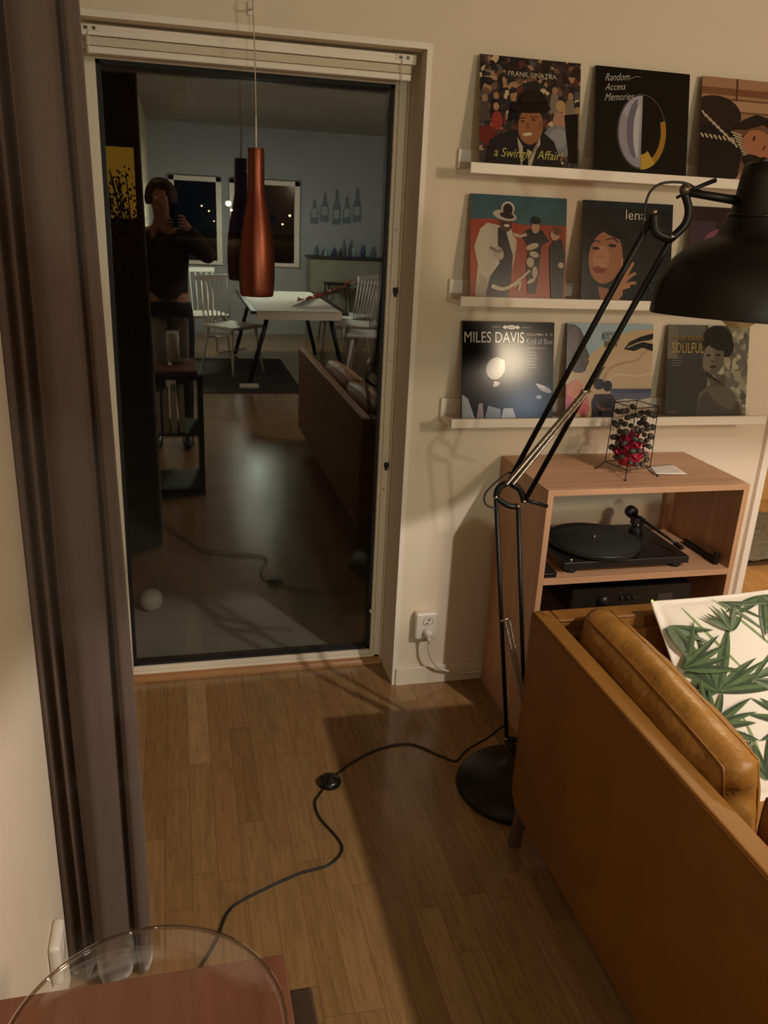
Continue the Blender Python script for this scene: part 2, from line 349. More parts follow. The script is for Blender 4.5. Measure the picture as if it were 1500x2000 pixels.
for (x, z, r_, e, lb) in ((2.16, 1.83, .16, 9.0, 'brightest far street lamp, left of the pendant'), (2.31, 1.50, .07, 5.0, 'small far street lamp just below the brightest one'), (0.77, 1.64, .05, 2.0, 'faint far street lamp, leftmost of the night lights'), (1.14, 1.40, .05, 2.0, 'faint far street lamp, second of the night lights from left'), (1.39, 0.90, .04, 2.0, 'faint far street lamp, lowest left of the brightest one'), (5.43, 1.36, .07, 3.0, 'far street lamp right of the pendant, the upper one'), (5.04, 0.90, .06, 2.5, 'far street lamp right of the pendant, the lower one')):
    t = thing('street_lamp', (x, 45, -0.02), lb, 'street lamp', 'far street lamps in the night outside'); m = MB(); m.lathe([(0, -r_), (r_*.7, -r_*.7), (r_, 0), (r_*.7, r_*.6), (0, r_*.7)], (x, 45, z), 12); obj('lamp_head', m, mat('street_glow_%d' % int(e*10), '#ffd9a0', 0.5, emit='#ffcf8a', estr=e), t)
    m = MB(); m.tube([(x, 45, -0.02), (x, 45, z-r_)], 0.012, 6); obj('post', m, M_seal, t)

# ------------------------------------------------------------------ blind
bl = thing('pleated_blind', (-0.47, 0.06, 2.0), 'white pleated blind raised to the top of the glass door', 'blind')
m = MB(); m.box(-0.935, -0.016, 0.05, 0.085, 2.036, 2.062); obj('headrail', m, M_ledge, bl, 0.002)
m = MB(); m.box(-0.93, -0.017, 0.048, 0.052, 2.052, 2.056); obj('rail_lip', m, M_ledge, bl)
m = MB()
pr = []
for i in range(9): pr.append((0.056+(0.002 if i % 2 else 0.0), 2.034-i*0.0026))
for i in range(9): pr.append((0.079-(0.002 if i % 2 else 0.0), 2.034-(8-i)*0.0026))
m.prism([(-0.925, y, z) for y, z in pr], (0, 0, 0), (0.898, 0, 0)); obj('pleated_fabric', m, mat('pale_blind_fabric', '#d8ccba', 0.8), bl)
m = MB(); m.box(-0.925, -0.027, 0.054, 0.08, 1.994, 2.012); obj('bottom_rail', m, M_ledge, bl, 0.004, 3)
for x in (-0.915, -0.055):
    m = MB(); m.box(x-0.022, x+0.028, 0.046, 0.05, 2.045, 2.06); m.box(x-0.014, x-0.004, 0.0445, 0.046, 2.048, 2.056, 1); m.box(x+0.008, x+0.016, 0.0445, 0.046, 2.048, 2.056, 1)
    obj('end_bracket', m, [M_white, mat('dark_clip', '#5a4c3c', 0.4)], bl)
    m = MB(); m.tube([(x-0.004, 0.047, 2.045), (x-0.004, 0.0475, 1.99)], 0.0016, 6); obj('lift_cord', m, M_white, bl)

# ------------------------------------------------------------------ curtain
def curtain():
    plan = [(-1.16, -0.99), (-1.10, -1.035), (-1.045, -1.000), (-1.012, -1.050), (-0.990, -1.075), (-0.972, -1.050), (-0.962, -1.088), (-0.946, -1.060), (-0.938, -1.10), (-0.915, -1.118), (-0.890, -1.112), (-0.868, -1.098), (-0.856, -1.062), (-0.846, -1.092), (-0.832, -1.090), (-0.823, -1.060), (-0.832, -1.020), (-0.87, -1.0), (-0.93, -0.985), (-0.99, -0.96)]
    P = smooth_path([(x, y, 0) for x, y in plan], 8); n = len(P)-1; NZ = 40
    mb = MB(); th = 0.004
    def fn(i, t):
        p = P[i]; z = 0.012+(ZC-0.03)*t
        k = 0.90+0.10*(1-t)**1.2
        x = -0.93+(p.x+0.93)*k - 0.012*t; y = -1.05+(p.y+1.05)*(0.75+0.35*(1-t))
        # a diagonal fold low down
        y += 0.018*math.exp(-((x+0.925+0.03*(0.45-t))/0.014)**2)*max(0, min(1, (0.42-t)/0.35))
        x += 0.003*math.sin(7*t+i*0.05); y += 0.003*math.sin(5.3*t+i*0.09)
        return Vector((x, y, z))
    ids = [[mb.add(fn(i, j/NZ)) for j in range(NZ+1)] for i in range(n+1)]
    for i in range(n):
        for j in range(NZ): mb.face([ids[i][j], ids[i+1][j], ids[i+1][j+1], ids[i][j+1]], 0, True)
    o = obj('curtain', mb, M_velvet, None, fixn=True)
    s = o.modifiers.new('solid', 'SOLIDIFY'); s.thickness = 0.004
    tag(o, 'taupe velvet curtain gathered to the left of the glass door', 'curtain')
curtain()

# ------------------------------------------------------------------ pendant lamp in front of the glass
PX, PY = -0.489, -0.062
pen = thing('pendant_lamp', (PX, PY, 1.385), 'copper bottle-shaped pendant lamp hanging before the glass door', 'lamp')
prof = [(0.0215, 1.779), (0.0225, 1.775), (0.0228, 1.72), (0.0230, 1.685), (0.0255, 1.66), (0.031, 1.63), (0.037, 1.60), (0.0435, 1.565), (0.048, 1.53), (0.0505, 1.495), (0.0515, 1.465), (0.051, 1.44), (0.0495, 1.41), (0.0475, 1.390), (0.046, 1.385)]
inner = [(r-0.0012, z) for r, z in prof[::-1]]
m = MB(); m.lathe(prof+inner, (PX, PY, 0), 64, closed=False); m.lathe([(0.0215, 1.779), (0.003, 1.780)], (PX, PY, 0), 64); obj('shade', m, M_copper, pen)
m = MB(); m.tube([(PX, PY, 1.779), (PX, PY, 1.862)], [0.0028, 0.0022], 10); obj('cord_sleeve', m, mat('clear_sleeve', '#d8d0c4', 0.25), pen)
m = MB(); m.tube(smooth_path([(PX, PY, 1.86), (PX-0.002, PY, 2.0), (PX-0.006, PY+0.004, 2.118), (PX-0.006, -0.05, 2.2), (PX-0.006, -0.04, ZC)], 4), 0.0017, 8); obj('cord', m, mat('pale_flex', '#b9a88e', 0.5), pen)
for sgn in (-1, 1):
    m = MB(); m.tube([(PX+sgn*0.022, PY, 1.719), (PX+sgn*0.031, PY-0.001, 1.7185)], 0.0011, 8); obj('retaining_pin', m, M_steel, pen)
m = MB(); m.lathe([(0, 1.50), (0.012, 1.50), (0.014, 1.46), (0.014, 1.42), (0.008, 1.41), (0, 1.408)], (PX, PY, 0), 24); obj('bulb', m, mat('unlit_bulb', '#cfc7b5', 0.3), pen)
hk = thing('cord_hook', (-0.499, -0.002, 2.125), 'small white cord hook on the wall above the glass door', 'hook')
m = MB(); m.box(-0.505, -0.491, -0.006, 0.0, 2.108, 2.142); obj('plate', m, M_white, hk, 0.002)
m = MB(); m.tube(smooth_path([(-0.497, -0.005, 2.122), (-0.496, -0.03, 2.118), (-0.495, -0.052, 2.116), (-0.494, -0.066, 2.118), (-0.494, -0.067, 2.126)], 4), 0.0025, 8); obj('hook_arm', m, M_white, hk)

# ------------------------------------------------------------------ picture ledges
def ledge(z, label):
    x0, x1 = 0.112, 1.262
    t = thing('picture_ledge', (x0, -0.0, z), label, 'shelf', 'white picture ledges on the record wall')
    m = MB(); m.box(x0, x1, -0.012, -0.0005, z, z+0.07); obj('back_rail', m, M_ledge, t, 0.0012)
    m = MB(); m.box(x0, x1, -0.120, -0.012, z, z+0.012); obj('shelf_board', m, M_ledge, t, 0.0012)
    m = MB(); m.box(x0, x1, -0.131, -0.1195, z, z+0.029); obj('front_lip', m, M_ledge, t, 0.0012)
ZS = (1.7478, 1.3753, 0.9984)
ledge(ZS[0], 'topmost white picture ledge, above two other ledges')
ledge(ZS[1], 'middle white picture ledge, between the other two')
ledge(ZS[2], 'lowest white picture ledge, just above the oak cabinet')

# ------------------------------------------------------------------ record sleeves
SW = 0.315; LEAN = 0.2165; UX = Vector((1, 0, 0)); UY = Vector((0, LEAN, math.sqrt(1-LEAN*LEAN))); UN = Vector((0, -UY.z, UY.y))
def ink(c, rough=0.17):
    return mat('print_'+c.lstrip('#'), tuple(x*0.72 for x in lin(c)[:3]), rough, spec=0.4)
class Art:
    def __init__(s, x, zs, thick, edge):
        s.P = Vector((x, -0.090, zs+0.0135)); s.mb = MB(); s.mats = [ink(edge)]; s.k = 1
        c = s.P+UX*SW/2+UY*SW/2-UN*thick/2; s.mb.obox(c, (UX, UY, UN), (SW/2, SW/2, thick/2), 0)
    def mi(s, mt):
        if isinstance(mt, str): mt = ink(mt)
        if mt not in s.mats: s.mats.append(mt)
        return s.mats.index(mt)
    def pt(s, u, v):
        v = v if v <= 0 else 0.06+0.94*v
        return s.P+UX*(u*SW)+UY*(v*SW)+UN*(s.k*0.00012)
    def poly(s, pts, mt):
        i = s.mi(mt); pts = [(min(max(u, 0.0), 1.0), min(max(v, 0.0), 1.0)) for u, v in pts]
        q = []
        for p in pts:
            if not q or abs(p[0]-q[-1][0])+abs(p[1]-q[-1][1]) > 1e-5: q.append(p)
        s.mb.face([s.mb.add(s.pt(u, v)) for u, v in q], i); s.k += 1
    def rect(s, u0, u1, v0, v1, mt): s.poly([(u0, v0), (u1, v0), (u1, v1), (u0, v1)], mt)
    def ell(s, u, v, ru, rv, mt, rot=0, n=28, a0=0, a1=360):
        r = math.radians(rot); full = (a1-a0 >= 360); N = n if full else n+1
        ps = []
        for k in range(N):
            t = math.radians(a0+(a1-a0)*k/n); x, y = ru*math.cos(t), rv*math.sin(t)
            ps.append((u+x*math.cos(r)-y*math.sin(r), v+x*math.sin(r)+y*math.cos(r)))
        s.poly(ps, mt)
    def stroke(s, pts, w, mt, w1=None):
        P = [Vector(p) for p in smooth_path([(a, b, 0) for a, b in pts], 5)]; n = len(P); L = []; R = []
        w1 = w if w1 is None else w1
        for i, p in enumerate(P):
            d = (P[min(i+1, n-1)]-P[max(i-1, 0)]).normalized(); q = Vector((-d.y, d.x, 0)); ww = (w+(w1-w)*i/(n-1))/2
            L.append(p+q*ww); R.append(p-q*ww)
        i_ = s.mi(mt)
        for i in range(n-1):
            s.mb.face([s.mb.add(s.pt(*[min(max(c, 0), 1) for c in a.xy])) for a in (L[i], L[i+1], R[i+1], R[i])], i_)
        s.k += 1
    def text(s, body, u0, v0, width, height, mt, shear=0.0, rot=0.0, cond=None):
        cu = bpy.data.curves.new('t', 'FONT'); cu.body = body; cu.size = 1; cu.shear = shear; cu.resolution_u = 3
        o = bpy.data.objects.new('t', cu); COL.objects.link(o); bpy.context.view_layer.update()
        me = bpy.data.meshes.new_from_object(o.evaluated_get(bpy.context.evaluated_depsgraph_get()))
        xs = [v.co.x for v in me.vertices]; ys = [v.co.y for v in me.vertices]
        sx = width/(max(xs)-min(xs)); sy = height/(max(ys)-min(ys)) if height else sx; i = s.mi(mt); r = math.radians(rot)
        mp = []
        for v in me.vertices:
            x = (v.co.x-min(xs))*sx; y = (v.co.y-min(ys))*sy
            mp.append(s.mb.add(s.pt(u0+x*math.cos(r)-y*math.sin(r), v0+x*math.sin(r)+y*math.cos(r))))
        for p in me.polygons: s.mb.face([mp[k] for k in p.vertices], i)
        bpy.data.objects.remove(o); bpy.data.meshes.remove(me); bpy.data.curves.remove(cu); s.k += 1
    def done(s, label):
        o = obj('record_sleeve', s.mb, s.mats, None, fixn=False)
        return tag(o, label, 'record', 'record sleeves on the picture ledges')

# 1: crowd scene with a man in a hat
a = Art(0.151, ZS[0], 0.004, '#b89a72')
a.rect(0, 1, 0, 1, crowd('crowd_print', 62, [(0, '#1c1512'), (0.34, '#3b2a22'), (0.50, '#6b4c3a'), (0.60, '#a07a5c'), (0.68, '#241f26'), (0.78, '#5b2624'), (0.85, '#c3ab86'), (0.90, '#4d4b50'), (0.95, '#2a1c14')]))
for (u, v) in ((0.05, .60), (0.16, .63), (0.33, .62), (0.74, .72), (0.9, .68), (0.97, .55)):
    a.ell(u, v, .028, .036, '#b58a68'); a.poly([(u-.06, v-.22), (u+.055, v-.2), (u+.03, v-.03), (u-.035, v-.03)], random.choice(['#8f8170', '#2a2226', '#5e5048', '#1d181c']))
a.ell(.17, .40, .055, .09, '#a5403a'); a.ell(.16, .53, .028, .036, '#c49a78'); a.ell(.80, .58, .05, .055, '#c7a070'); a.poly([(.74, .52), (.86, .52), (.92, .42), (.80, .36), (.72, .42)], '#c09078')
a.ell(.80, .25, .17, .14, '#8b8c92', rot=-20); a.ell(.78, .27, .09, .10, '#a2a3a6', rot=-20); a.poly([(.84, .5), (.98, .52), (.98, .05), (.90, .05), (.86, .3)], '#15110f')
a.poly([(.0, .33), (.10, .36), (.17, .28), (.12, .14), (.0, .2)], '#7d2f28')
a.poly([(.05, 0), (.10, .22), (.30, .32), (.60, .34), (.74, .24), (.86, 0)], '#2a2628')
a.poly([(.37, .26), (.43, .17), (.52, .13), (.60, .20), (.60, .28), (.50, .0), (.42, .0)], '#c9bba6')
a.poly([(.43, .17), (.47, .17), (.49, .0), (.42, .0)], '#1a1618')
a.ell(.50, .37, .125, .175, '#a9704c', rot=-6); a.ell(.60, .38, .022, .04, '#9a6444'); a.ell(.42, .41, .018, .008, '#3b2418'); a.ell(.53, .43, .018, .008, '#3b2418')
a.ell(.47, .37, .018, .03, '#8d5a3c'); a.ell(.47, .29, .05, .016, '#e8d8c0', rot=10); a.stroke([(.38, .43), (.45, .445)], .008, '#4a2c1c'); a.stroke([(.49, .455), (.58, .46)], .008, '#4a2c1c')
a.poly([(.37, .54), (.41, .68), (.50, .72), (.60, .70), (.66, .64), (.68, .52), (.5, .50)], '#2c211c'); a.ell(.50, .535, .20, .045, '#211815', rot=4); a.stroke([(.38, .58), (.5, .57), (.66, .60)], .03, '#17110f')
a.text('FRANK SINATRA', .27, .82, .48, .045, '#e8d8ba'); a.text('Capitol', .05, .83, .09, .03, '#e0cfae', shear=.3); a.rect(.04, .16, .79, .80, '#cbb994')
a.text("a Swingin' Affair!", .14, .035, .69, .115, '#dcca78', shear=.22)
a.done('sleeve with a hatted man before a crowd, lettered a Swingin\' Affair')
# 2: black with a rounded half-silver form
a = Art(0.514, ZS[0], 0.008, '#141210')
a.rect(0, 1, 0, 1, '#12100e')
sil = [((.5+.27*math.cos(t)*-1 if False else 0), 0) for t in ()]
def egg(s, cx, cy, rx, ry, a0, a1, n=26): return [(cx+rx*math.cos(math.radians(a0+(a1-a0)*k/n)), cy+ry*math.sin(math.radians(a0+(a1-a0)*k/n))) for k in range(n+1)]
a.poly(egg(a, .50, .40, .265, .37, 0, 360), '#4d4a4c'); a.poly(egg(a, .50, .40, .245, .35, 90, 270), '#a9a6b2')
a.poly(egg(a, .50, .40, .25, .355, -90, 90), '#15110e')
a.poly([(.50, .40), (.50, .75)]+egg(a, .50, .40, .245, .35, 90, 150), '#bdb9c4')
a.poly(egg(a, .47, .42, .13, .30, 100, 255), '#7d7a8c')
a.poly(egg(a, .48, .40, .07, .26, 95, 262), '#d6d3da')
a.poly(egg(a, .50, .40, .262, .368, -90, 20)+egg(a, .50, .40, .205, .30, 20, -90), '#b9852f')
a.poly(egg(a, .50, .40, .262, .368, -90, -55)+egg(a, .50, .40, .12, .22, -55, -90), '#d8b04a')
a.text('Random', .10, .86, .26, .07, '#c9c2b6', shear=.45, rot=6); a.text('Access', .10, .77, .22, .065, '#c9c2b6', shear=.45, rot=6); a.text('Memories', .10, .67, .31, .07, '#c9c2b6', shear=.45, rot=6)
a.stroke([(.36, .90), (.42, .925), (.47, .925)], .004, '#c9c2b6')
a.done('black sleeve with a rounded silver and gold form, lettered Random Access Memories')
# 3: reclining figure with striped scarf (cut by the frame)
a = Art(0.872, ZS[0], 0.005, '#3a2a20')
a.rect(0, 1, 0, 1, '#7d5a44')
a.rect(0, 1, .80, 1, '#b78a68'); a.rect(0, 1, .83, .90, '#8a5c42'); a.rect(.38, .40, .7, 1, '#5a3a2a'); a.rect(0, 1, .68, .78, '#c49a78'); a.rect(.45, 1, .55, .66, '#a8805f')
a.ell(.15, .62, .30, .20, '#33261f'); a.poly([(0, 0), (.42, 0), (.48, .25), (.36, .48), (.1, .55), (0, .5)], '#241d1b'); a.poly([(.36, 0), (1, 0), (1, .2), (.6, .22)], '#b48a6a')
for k in range(9): a.stroke([(.01+.045*k, .66-.035*k), (.06+.045*k, .60-.035*k)], .02, '#cdb79a')
for k in range(8): a.stroke([(.0+.05*k, .44-.004*k), (.035+.05*k, .40-.004*k)], .02, '#cdb79a')
for k in range(8): a.stroke([(.34+.02*k, .47-.03*k), (.46+.02*k, .44-.03*k)], .014, '#d2bea2')
a.poly([(.36, .5), (.48, .60), (.62, .66), (.8, .62), (.9, .5), (.7, .56), (.5, .5)], '#2d1f18'); a.ell(.66, .36, .19, .14, '#b97a58', rot=-18); a.ell(.60, .42, .012, .03, '#3a2018', rot=-15); a.ell(.72, .33, .035, .014, '#8e3f38', rot=60)
a.ell(.62, .18, .14, .07, '#2d1f18', rot=-15)
a.done('sleeve cut by the frame, reclining figure in a striped scarf')
# 4: teal and red with three figures
a = Art(0.155, ZS[1], 0.006, '#9c4a34')
a.rect(0, 1, 0, 1, '#a8472f'); a.poly([(0, 1), (0, .75), (.2, .765), (.4, .74), (.55, .715), (.8, .725), (1, .72), (1, 1)], '#3f6570')
a.text("DON JUAN'S RECKLESS", .72, .945, .25, .025, '#2a454e')
a.poly([(.05, .0), (.08, .30), (.04, .48), (.10, .66), (.17, .72), (.30, .70), (.42, .66), (.48, .55), (.46, .38), (.42, .20), (.30, .30), (.22, .10)], '#cfc2b2')
a.poly([(.28, .68), (.36, .66), (.44, .40), (.42, .12), (.38, .0), (.15, .0), (.20, .18), (.30, .32), (.28, .5)], '#2c2a30'); a.poly([(.05, .0), (.10, .22), (.18, .16), (.16, .0)], '#b9ab9c')
a.ell(.36, .72, .065, .085, '#57392a'); a.ell(.35, .80, .125, .05, '#d0c4b6', rot=-10); a.ell(.38, .87, .07, .07, '#d7ccbc'); a.ell(.38, .86, .05, .06, '#2a2226'); a.ell(.37, .80, .075, .03, '#2b2326', rot=-10); a.ell(.37, .70, .03, .014, '#e0d4c4')
a.ell(.29, .42, .05, .07, '#b9aa9a', rot=20); a.stroke([(.20, .48), (.28, .44), (.33, .46)], .03, '#8a7a6c')
a.poly([(.52, .60), (.57, .66), (.66, .70), (.75, .66), (.82, .56), (.74, .52), (.72, .36), (.70, .12), (.68, .02), (.60, .02), (.58, .3), (.60, .5)], '#1d191a')
a.ell(.67, .69, .042, .055, '#c9a686'); a.ell(.67, .76, .055, .035, '#151213'); a.rect(.635, .705, .75, .80, '#151213'); a.stroke([(.44, .62), (.50, .60), (.58, .62)], .03, '#c9b4a0')
for (u, v, w, h, r) in ((.64, .50, .07, .03, 20), (.66, .42, .05, .03, -15), (.62, .34, .04, .05, 10), (.67, .24, .03, .06, 0), (.63, .15, .05, .02, 30)): a.ell(u, v, w, h, '#cbbba8', rot=r)
a.stroke([(.22, .09), (.34, .06), (.46, .12), (.62, .26)], .045, '#d0bfa8', .02); a.stroke([(.45, .08), (.52, .14), (.50, .05)], .025, '#c4b29c')
a.poly([(.85, .0), (.83, .26), (.82, .5), (.88, .60), (.95, .58), (.99, .44), (.98, .2), (.97, .0)], '#1c1a20'); a.ell(.875, .63, .05, .06, '#c39e84'); a.ell(.90, .665, .05, .04, '#6b4a34'); a.ell(.945, .32, .03, .03, '#cdb49c')
a.done('teal and red sleeve with three standing figures in costume')
# 5: dark sleeve, portrait with hand
a = Art(0.525, ZS[1], 0.005, '#14181c')
a.rect(0, 1, 0, 1, '#171c20'); a.poly([(0, .93), (1, .93), (1, 1), (0, 1)], '#1f2a34')
a.ell(.24, .56, .23, .20, '#0c0b0c'); a.ell(.42, .50, .12, .22, '#0d0c0d')
a.ell(.26, .42, .185, .275, '#b5785c', rot=-8); a.poly([(.18, .12), (.36, .08), (.40, .0), (.22, .0)], '#a56a50'); a.ell(.21, .40, .09, .14, '#c98e70', rot=-8)
a.ell(.33, .69, .16, .05, '#0c0b0c', rot=-25); a.ell(.16, .70, .09, .04, '#0c0b0c', rot=30)
a.stroke([(.10, .56), (.15, .59), (.20, .57)], .012, '#26140f'); a.stroke([(.26, .60), (.33, .62), (.40, .58)], .012, '#26140f')
a.ell(.15, .51, .04, .016, '#241410', rot=-5); a.ell(.33, .545, .045, .017, '#241410', rot=-5); a.ell(.175, .425, .010, .006, '#7a4232'); a.ell(.215, .43, .010, .006, '#7a4232'); a.poly([(.11, .30), (.17, .33), (.22, .31), (.28, .31), (.24, .26), (.16, .255)], '#8e3c34')
for pts in ([(.36, .10), (.42, .26), (.44, .42)], [(.40, .12), (.50, .26), (.57, .38)], [(.42, .12), (.52, .22), (.60, .27)], [(.40, .08), (.52, .15), (.61, .165)], [(.36, .04), (.44, .10), (.54, .13)]): a.stroke(pts, .05, '#c78e70', .028)
a.ell(.38, .06, .08, .07, '#c08668')
a.text('lena', .465, .82, .225, .10, '#d8cfc0'); a.text('a new album', .735, .70, .12, .02, '#7c93a4')
for k in range(60): a.ell(.74+.2*random.random(), .06+.2*random.random(), .005, .004, '#5f7480')
a.done('dark sleeve with a woman\'s face and raised hand, lettered lena')
# 6: purple sleeve mostly behind the lamp shade
a = Art(0.905, ZS[1], 0.005, '#3a2c36'); a.rect(0, 1, 0, 1, '#33242a'); a.rect(0, .3, 0, .85, '#4a3744'); a.ell(.35, .55, .2, .22, '#8a5266', rot=20); a.ell(.10, .52, .05, .09, '#7a4a66', rot=20); a.ell(.55, .60, .25, .12, '#4a2e34')
a.done('dark purple sleeve half hidden behind the lamp shade')
# 7: glossy black with white lettering
a = Art(0.160, ZS[2], 0.010, '#1b1917'); M7 = mat('print_gloss_black', '#0d0e0f', .13, spec=0.14); a.rect(0, 1, 0, 1, M7)
a.ell(.36, .50, .10, .12, '#241510', rot=-20); a.ell(.42, .50, .035, .10, '#6e4430', rot=-12); a.ell(.36, .44, .05, .02, '#5a3626'); a.ell(.37, .33, .04, .022, '#7c5240', rot=30); a.ell(.36, .35, .02, .01, '#b89a84')
a.ell(.90, .28, .09, .03, '#6e4630', rot=-25); a.ell(.86, .31, .06, .012, '#a98468', rot=-25); a.ell(.84, .19, .03, .02, '#7a5a48'); a.poly([(0, .0), (.0, .22), (.06, .18), (.15, .0)], '#8a8f94'); a.poly([(.15, .0), (.18, .12), (.22, .13), (.24, .0)], '#6b3a30'); a.poly([(.42, .0), (.45, .07), (.55, .07), (.6, .0)], '#9a958e'); a.poly([(.24, 0), (.28, .10), (.42, .06), (.42, 0)], '#232c38')
a.text('MILES DAVIS', .02, .775, .645, .115, '#ece6da'); a.text('COLUMBIA', .69, .855, .19, .025, '#a9a295'); a.text('6', .90, .855, .02, .03, '#a9a295'); a.text('CL', .95, .855, .03, .025, '#a9a295')
a.text('Kind of Blue', .69, .765, .29, .06, '#2f5068'); a.text('with Julian and others', .69, .71, .22, .02, '#77736a')
for k in range(6): a.text('So What Blue Green', .69, .67-.033*k, .10+.01*(k % 3), .016, '#5f6467')
a.poly([(.42, .94), (.46, .965), (.46, .95), (.58, .95), (.58, .965), (.62, .94), (.58, .915), (.58, .93), (.46, .93), (.46, .915)], '#d8d0c2'); a.ell(.52, .94, .05, .022, '#d8d0c2'); a.ell(.52, .94, .04, .012, '#55504a'); a.text('STEREO', .31, .932, .09, .018, '#7a746a'); a.text('FIDELITY', .64, .932, .10, .018, '#7a746a')
a.done('glossy black sleeve lettered Miles Davis Kind of Blue')
# 8: sky, sea and profiles
a = Art(0.520, ZS[2], 0.009, '#1d1b1c')
a.rect(0, 1, 0, 1, '#d3b68e'); a.poly([(0, 1), (0, .55), (.22, .62), (.36, .72), (.52, .86), (.62, 1)], '#9ebccb'); a.poly([(.2, 1), (.35, .72), (.52, .86), (.8, .93), (1, .95), (1, 1)], '#a9c2cc')
a.poly([(.40, .50), (.55, .62), (.80, .68), (1, .66), (1, .30), (.5, .30)], '#d8bc98'); a.stroke([(.42, .35), (.50, .50), (.66, .57), (.82, .60), (.92, .70), (1, .71)], .03, '#c09a78', .012); a.stroke([(.45, .34), (.60, .44), (.80, .42), (1, .46)], .018, '#e6d2b4')
a.poly([(.66, .72), (.72, .80), (.85, .86), (1, .90), (1, .84), (.9, .80), (1, .78), (1, .70), (.88, .74), (.78, .70)], '#1b1512'); a.stroke([(.70, .74), (.85, .80), (1, .82)], .012, '#d3b68e')
a.rect(.52, 1, .15, .28, '#6a6f86'); a.rect(.52, 1, .23, .28, '#565a74'); a.poly([(.55, 0), (.55, .14), (.7, .17), (.85, .15), (1, .18), (1, 0)], '#cfc2ae'); a.poly([(.6, .0), (.75, .08), (1, .06), (1, 0)], '#b29a82')
a.poly([(.0, .99), (.08, .985), (.15, .94), (.19, .86), (.20, .78), (.24, .69), (.265, .64), (.25, .62), (.26, .585), (.25, .555), (.235, .53), (.22, .48), (.17, .455), (.10, .46), (.03, .5), (0, .52)], '#3d3132')
a.ell(.06, .80, .06, .16, '#54474a', rot=-12); a.ell(.11, .80, .02, .1, '#6a5a58', rot=-10); a.ell(.16, .64, .03, .02, '#2a1d1d'); a.ell(.225, .60, .03, .02, '#6c4a40')
for (u, v, w, h, r, c) in ((.08, .18, .12, .16, 20, '#d84f56'), (.16, .12, .10, .12, -20, '#e27a74'), (.10, .28, .10, .08, 50, '#e08a5c'), (.20, .22, .07, .05, 30, '#d9535a'), (.05, .06, .08, .07, 0, '#c23a4a'), (.22, .05, .06, .06, 0, '#d96a68'), (.14, .19, .04, .04, 0, '#f0a05c')): a.ell(u, v, w, h, c, rot=r)
a.poly([(.31, .0), (.30, .14), (.34, .22), (.52, .22), (.58, .15), (.55, .0)], '#2b2224'); a.ell(.38, .33, .06, .06, '#231a1b'); a.ell(.48, .31, .05, .06, '#2c2021'); a.stroke([(.36, .12), (.40, .06), (.52, .05)], .03, '#7a5244'); a.stroke([(.42, .20), (.50, .19), (.56, .18)], .02, '#5a3a34'); a.stroke([(.34, .36), (.40, .48), (.44, .52)], .03, '#2a2020', .01)
a.text('MILES DAVIS', .41, .895, .18, .018, '#3a3634'); a.text('BITCHES', .40, .82, .20, .07, '#1d191b'); a.text('BREW', .43, .74, .15, .07, '#1d191b')
a.done('sleeve with dark profile, pink bloom and sea, lettered Bitches Brew')
# 9: olive grey portrait
a = Art(0.892, ZS[2], 0.005, '#6a624e')
a.rect(0, 1, 0, 1, '#4b4a44'); a.rect(.48, 1, 0, 1, crowd('bark_print', 48, [(0, '#5d5a50'), (0.3, '#77725f'), (0.5, '#8c8670'), (0.7, '#4a4842'), (0.85, '#a39c84')])); a.rect(0, .5, 0, .62, '#45443f'); a.rect(0, .12, .62, 1, '#7a7868'); a.poly([(.12, .86), (.45, .86), (.45, 1), (.1, 1)], '#6a6a60')
a.poly([(.38, .0), (.40, .22), (.50, .30), (.58, .36), (.60, .46), (.74, .42), (.72, .32), (.86, .22), (.94, .0)], '#6f675a'); a.poly([(.38, 0), (.42, .18), (.5, .25), (.62, .12), (.80, .02), (.9, .14), (.96, 0)], '#55524a')
a.ell(.60, .84, .19, .16, '#2a2825'); a.ell(.72, .76, .09, .12, '#2a2825'); a.ell(.57, .62, .125, .185, '#6e665a', rot=-6); a.ell(.50, .62, .07, .16, '#847a6a', rot=-6); a.ell(.50, .66, .03, .012, '#2b2825'); a.ell(.62, .665, .03, .012, '#2b2825'); a.ell(.56, .53, .04, .016, '#3d3633'); a.ell(.55, .59, .018, .02, '#5a5248'); a.ell(.63, .77, .14, .05, '#2a2825', rot=-12); a.poly([(.46, .5), (.50, .42), (.62, .38), (.70, .44), (.72, .3), (.56, .3)], '#605a50')
a.text('DIONNE WARWICK', .045, .825, .39, .055, '#a9894a'); a.text('SOULFUL', .045, .685, .39, .115, '#c8a658')
for k in range(5): a.rect(.05, .05+random.uniform(.10, .16), .65-.028*k, .66-.028*k, '#7d7a6c')
a.rect(.03, .12, .01, .018, '#8a8676')
a.done('olive grey portrait sleeve lettered Soulful')

# ------------------------------------------------------------------ wall socket, plug, cable
so = thing('wall_socket', (0.108, 0, 0.25), 'white double wall socket on the record wall beside the cabinet', 'socket')
m = MB()
def socket_body(m, cx, cz, w, h, d, y=0.0):
    for i in range(1): m.prism([(cx-w, y, cz-h), (cx+w, y, cz-h), (cx+w, y, cz+h), (cx-w, y, cz+h)], (0, 0, 0), (0, -d, 0))
socket_body(m, 0.108, 0.248, 0.040, 0.052, 0.036); obj('cover', m, M_white, so, 0.009, 4)
for i, z in enumerate((0.268, 0.226)):
    m = MB(); m.lathe([(0.0185, 0.0), (0.0185, 0.0012), (0.0165, 0.0012), (0.0155, -0.0005), (0, -0.0008)], (0.113, -0.0365, z), 32, axis=(0, -1, 0)); r = obj('receptacle', m, mat('socket_recess', '#b7ac9c', 0.4), so)
    for dx in (-0.0075, 0.0075):
        m = MB(); m.lathe([(0, 0), (0.003, 0), (0.003, 0.001), (0, 0.001)], (0.113+dx*0.4, -0.0372, z+dx), 12, axis=(0, -1, 0)); obj('pin_hole', m, M_seal, r)
